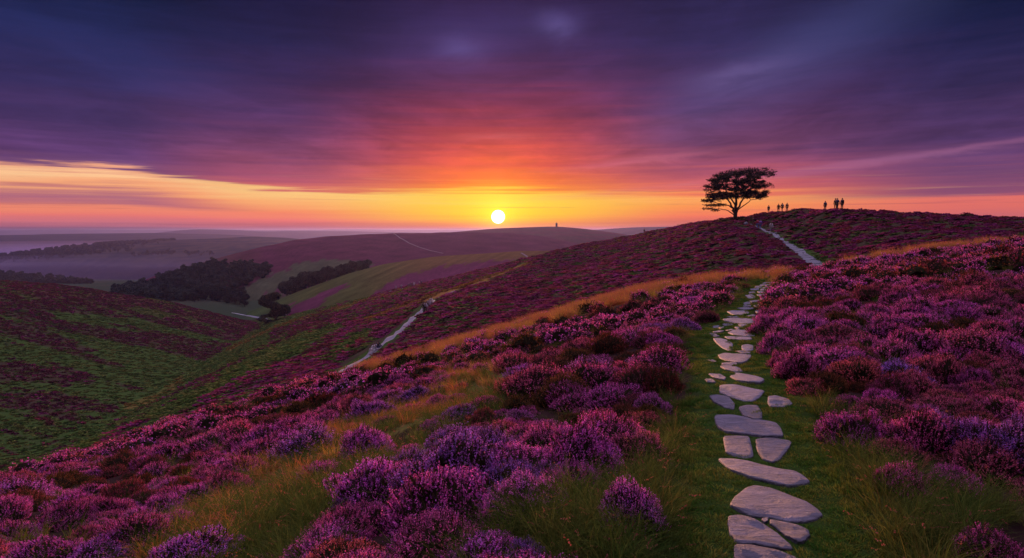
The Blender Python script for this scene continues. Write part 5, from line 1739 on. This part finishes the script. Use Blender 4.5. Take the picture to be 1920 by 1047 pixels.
R3 = t.ramp(fac, rows([(0, (44, 31, 73)), (60, (52, 38, 86)), (110, (70, 44, 94)), (160, (98, 50, 96)), (210, (140, 56, 92)), (255, (190, 68, 82)), (300, (228, 84, 70)), (335, (248, 108, 52)), (356, (255, 140, 45)), (366, (255, 205, 70)), (384, (255, 214, 60)), (402, (255, 205, 20)), (416, (255, 165, 30)), (429, (220, 100, 50)), (432, (110, 44, 30))]))
R4 = t.ramp(fac, rows([(0, (38, 34, 74)), (100, (56, 48, 100)), (200, (86, 54, 104)), (280, (122, 68, 112)), (322, (168, 82, 112)), (352, (214, 98, 100)), (366, (246, 125, 88)), (376, (255, 165, 90)), (390, (255, 150, 78)), (408, (248, 118, 86)), (428.5, (170, 78, 80)), (432, (72, 36, 44))]))
R5 = t.ramp(fac, rows([(0, (8, 18, 44)), (60, (14, 24, 58)), (120, (28, 32, 74)), (200, (54, 44, 90)), (290, (90, 60, 112)), (345, (118, 70, 112)), (374, (150, 82, 112)), (383, (232, 115, 105)), (395, (228, 112, 102)), (410, (214, 106, 108)), (428.5, (125, 66, 90)), (432, (56, 32, 48))]))
m12 = t.mix(t.smoothstep(az, math.radians(-30), math.radians(-18)), R1, R2)
m23 = t.mix(t.smoothstep(az, math.radians(-19), math.radians(-2)), m12, R3)
m34 = t.mix(t.smoothstep(az, math.radians(0), math.radians(16)), m23, R4)
base = t.mix(t.smoothstep(az, math.radians(17), math.radians(34)), m34, R5)
# cloud relief
cb4 = t.node('ShaderNodeCombineXYZ'); t.put(cb4.inputs[0], t.math('MULTIPLY', qx, 1.6)); t.put(cb4.inputs[1], t.math('MULTIPLY', qy, .9)); cb4.inputs[2].default_value = 5.0
nE = t.noise(cb4.outputs[0], 1.1, 8, .62, 1.2)
cb5 = t.node('ShaderNodeCombineXYZ'); t.put(cb5.inputs[0], t.math('MULTIPLY_ADD', el, 6.0, t.math('MULTIPLY', az, 5.0))); t.put(cb5.inputs[1], t.math('MULTIPLY_ADD', az, -3.0, t.math('MULTIPLY', el, 26))); cb5.inputs[2].default_value = 1.0
nF = t.noise(cb5.outputs[0], 1.3, 7, .6, .6)
rel = t.math('ADD', t.math('MULTIPLY', t.smoothstep(nA, .30, .72), .55), t.math('ADD', t.math('MULTIPLY', t.smoothstep(nE, .3, .75), .35), t.math('MULTIPLY', t.smoothstep(nF, .32, .72), .35)))
amt = t.smoothstep(el, math.radians(2.5), math.radians(7))
shade = t.math('ADD', 1.0, t.math('MULTIPLY', amt, t.math('MULTIPLY_ADD', rel, .62, -.38)))
sc_ = t.node('ShaderNodeVectorMath', operation='SCALE'); t.put(sc_.inputs[0], base); t.put(sc_.inputs['Scale'], shade)
col = sc_.outputs[0]
# thin streaks in the bright band above the horizon
cb6 = t.node('ShaderNodeCombineXYZ'); t.put(cb6.inputs[0], t.math('MULTIPLY', az, 2.4)); t.put(cb6.inputs[1], t.math('MULTIPLY', el, 105)); cb6.inputs[2].default_value = 9.0
nS = t.noise(cb6.outputs[0], 1.5, 6, .6, .3)
band = t.math('MULTIPLY', t.smoothstep(el, math.radians(.7), math.radians(1.8)), t.math('SUBTRACT', 1.0, t.smoothstep(el, math.radians(3), math.radians(5.5))))
col = t.mix(t.math('MULTIPLY', band, t.math('MULTIPLY', t.smoothstep(nS, .56, .72), .5)), col, lin((170, 85, 95)))
col = t.mix(t.math('MULTIPLY', band, t.math('MULTIPLY', t.math('SUBTRACT', 1.0, t.smoothstep(nS, .26, .46)), .22)), col, lin((255, 195, 120)))
# pale openings in the upper cloud
wob = t.math('MULTIPLY', t.math('SUBTRACT', nE, .5), .05)
for (bx, by, lx, ly, rot_, stren, bc) in ((862, 86, 30, 17, 0, .30, (112, 100, 170)), (1046, 46, 28, 18, 0, .32, (118, 105, 175)), (900, 70, 120, 40, .1, .18, (90, 80, 150)), (1470, 118, 200, 40, .40, .26, (92, 96, 160)),
                                          (1385, 142, 60, 14, .2, .26, (128, 108, 170)), (1560, 312, 300, 4.0, .10, .20, (200, 120, 160)), (1200, 302, 110, 5, .10, .30, (225, 120, 140)), (930, 258, 60, 5, 0, .25, (225, 110, 120)),
                                          (250, 120, 190, 30, -.25, .25, (52, 58, 120)), (1690, 300, 160, 4, .12, .2, (190, 120, 165))):
    ua, wa_ = ray(bx, by)
    a0, e0 = math.atan(float(ua)), math.atan(float(wa_) * math.cos(math.atan(float(ua))))
    dx, dy = t.math('SUBTRACT', az, a0), t.math('SUBTRACT', t.math('ADD', el, t.math('MULTIPLY', wob, min(1.0, ly / 14))), e0)
    c_, s__ = math.cos(rot_), math.sin(rot_)
    ux = t.math('DIVIDE', t.math('ADD', t.math('MULTIPLY', dx, c_), t.math('MULTIPLY', dy, s__)), lx / F)
    uy = t.math('DIVIDE', t.math('SUBTRACT', t.math('MULTIPLY', dy, c_), t.math('MULTIPLY', dx, s__)), ly / F)
    g_ = t.math('POWER', 2.718, t.math('MULTIPLY', t.math('ADD', t.math('MULTIPLY', ux, ux), t.math('MULTIPLY', uy, uy)), -.6))
    col = t.mix(t.math('MULTIPLY', g_, stren), col, lin(bc))
# sun disc and its glow
sd = Vector((math.sin(SUN_AZ) * math.cos(SUN_EL), math.cos(SUN_AZ) * math.cos(SUN_EL), math.sin(SUN_EL)))
dot = t.node('ShaderNodeVectorMath', operation='DOT_PRODUCT'); t.put(dot.inputs[0], tc.outputs['Generated']); dot.inputs[1].default_value = sd
ang = t.math('ARCCOSINE', t.math('MINIMUM', dot.outputs['Value'], 1.0))
glow = t.math('POWER', 2.718, t.math('MULTIPLY', ang, -1 / math.radians(1.5)))
glow2 = t.math('POWER', 2.718, t.math('MULTIPLY', ang, -1 / math.radians(6)))
def scaled(c, f):
    nd = t.node('ShaderNodeVectorMath', operation='SCALE'); nd.inputs[0].default_value = c; t.put(nd.inputs['Scale'], f); return nd.outputs[0]
def addv(a, b):
    nd = t.node('ShaderNodeVectorMath', operation='ADD'); t.put(nd.inputs[0], a); t.put(nd.inputs[1], b); return nd.outputs[0]
col = addv(col, scaled((1.0, .55, .02), t.math('MULTIPLY', glow, 1.0)))
col = addv(col, scaled((.08, .015, .0), glow2))
disc = t.math('SUBTRACT', 1.0, t.smoothstep(ang, math.radians(.42), math.radians(.60)))
col = addv(col, scaled((9, 8, 6), disc))
# bright lilac patch added to the sky above view to light the foreground
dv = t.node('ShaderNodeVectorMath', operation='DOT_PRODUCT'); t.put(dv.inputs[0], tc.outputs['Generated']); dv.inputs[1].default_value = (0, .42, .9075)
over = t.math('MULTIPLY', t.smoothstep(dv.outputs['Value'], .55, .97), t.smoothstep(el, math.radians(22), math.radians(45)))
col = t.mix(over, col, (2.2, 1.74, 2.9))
# a little of the physical sky
nis = t.node('ShaderNodeTexSky'); nis.sky_type = 'NISHITA'; nis.sun_disc = False
nis.sun_elevation = SUN_EL; nis.sun_rotation = SUN_AZ
ns = t.node('ShaderNodeVectorMath', operation='SCALE'); t.put(ns.inputs[0], nis.outputs[0]); ns.inputs['Scale'].default_value = .0015
col = addv(col, ns.outputs[0])
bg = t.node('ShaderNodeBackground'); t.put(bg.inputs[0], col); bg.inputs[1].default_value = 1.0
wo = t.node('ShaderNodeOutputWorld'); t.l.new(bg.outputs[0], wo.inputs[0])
world.cycles.sampling_method = 'MANUAL'; world.cycles.sample_map_resolution = 2048

sun_d = bpy.data.lights.new('sun', 'SUN'); sun_d.energy = 4.6; sun_d.angle = math.radians(1.0); sun_d.color = (1.0, .42, .20)
sun = bpy.data.objects.new('sun', sun_d); ROOT.objects.link(sun)
lamp_dir = Vector((math.sin(SUN_AZ) * math.cos(SUN_EL * 2.0), math.cos(SUN_AZ) * math.cos(SUN_EL * 2.0), math.sin(SUN_EL * 2.0)))
sun.rotation_euler = (lamp_dir).to_track_quat('Z', 'Y').to_euler()

# ------------------------------------------------------------------ render settings
scene.render.engine = 'CYCLES'
cy = scene.cycles
cy.use_denoising = True
cy.max_bounces = 5; cy.diffuse_bounces = 3; cy.glossy_bounces = 2; cy.transmission_bounces = 3; cy.volume_bounces = 1; cy.transparent_max_bounces = 4
cy.sample_clamp_indirect = 4
scene.view_settings.view_transform = 'Standard'
scene.view_settings.look = 'None'
scene.view_settings.exposure = 0
scene.view_settings.gamma = 1
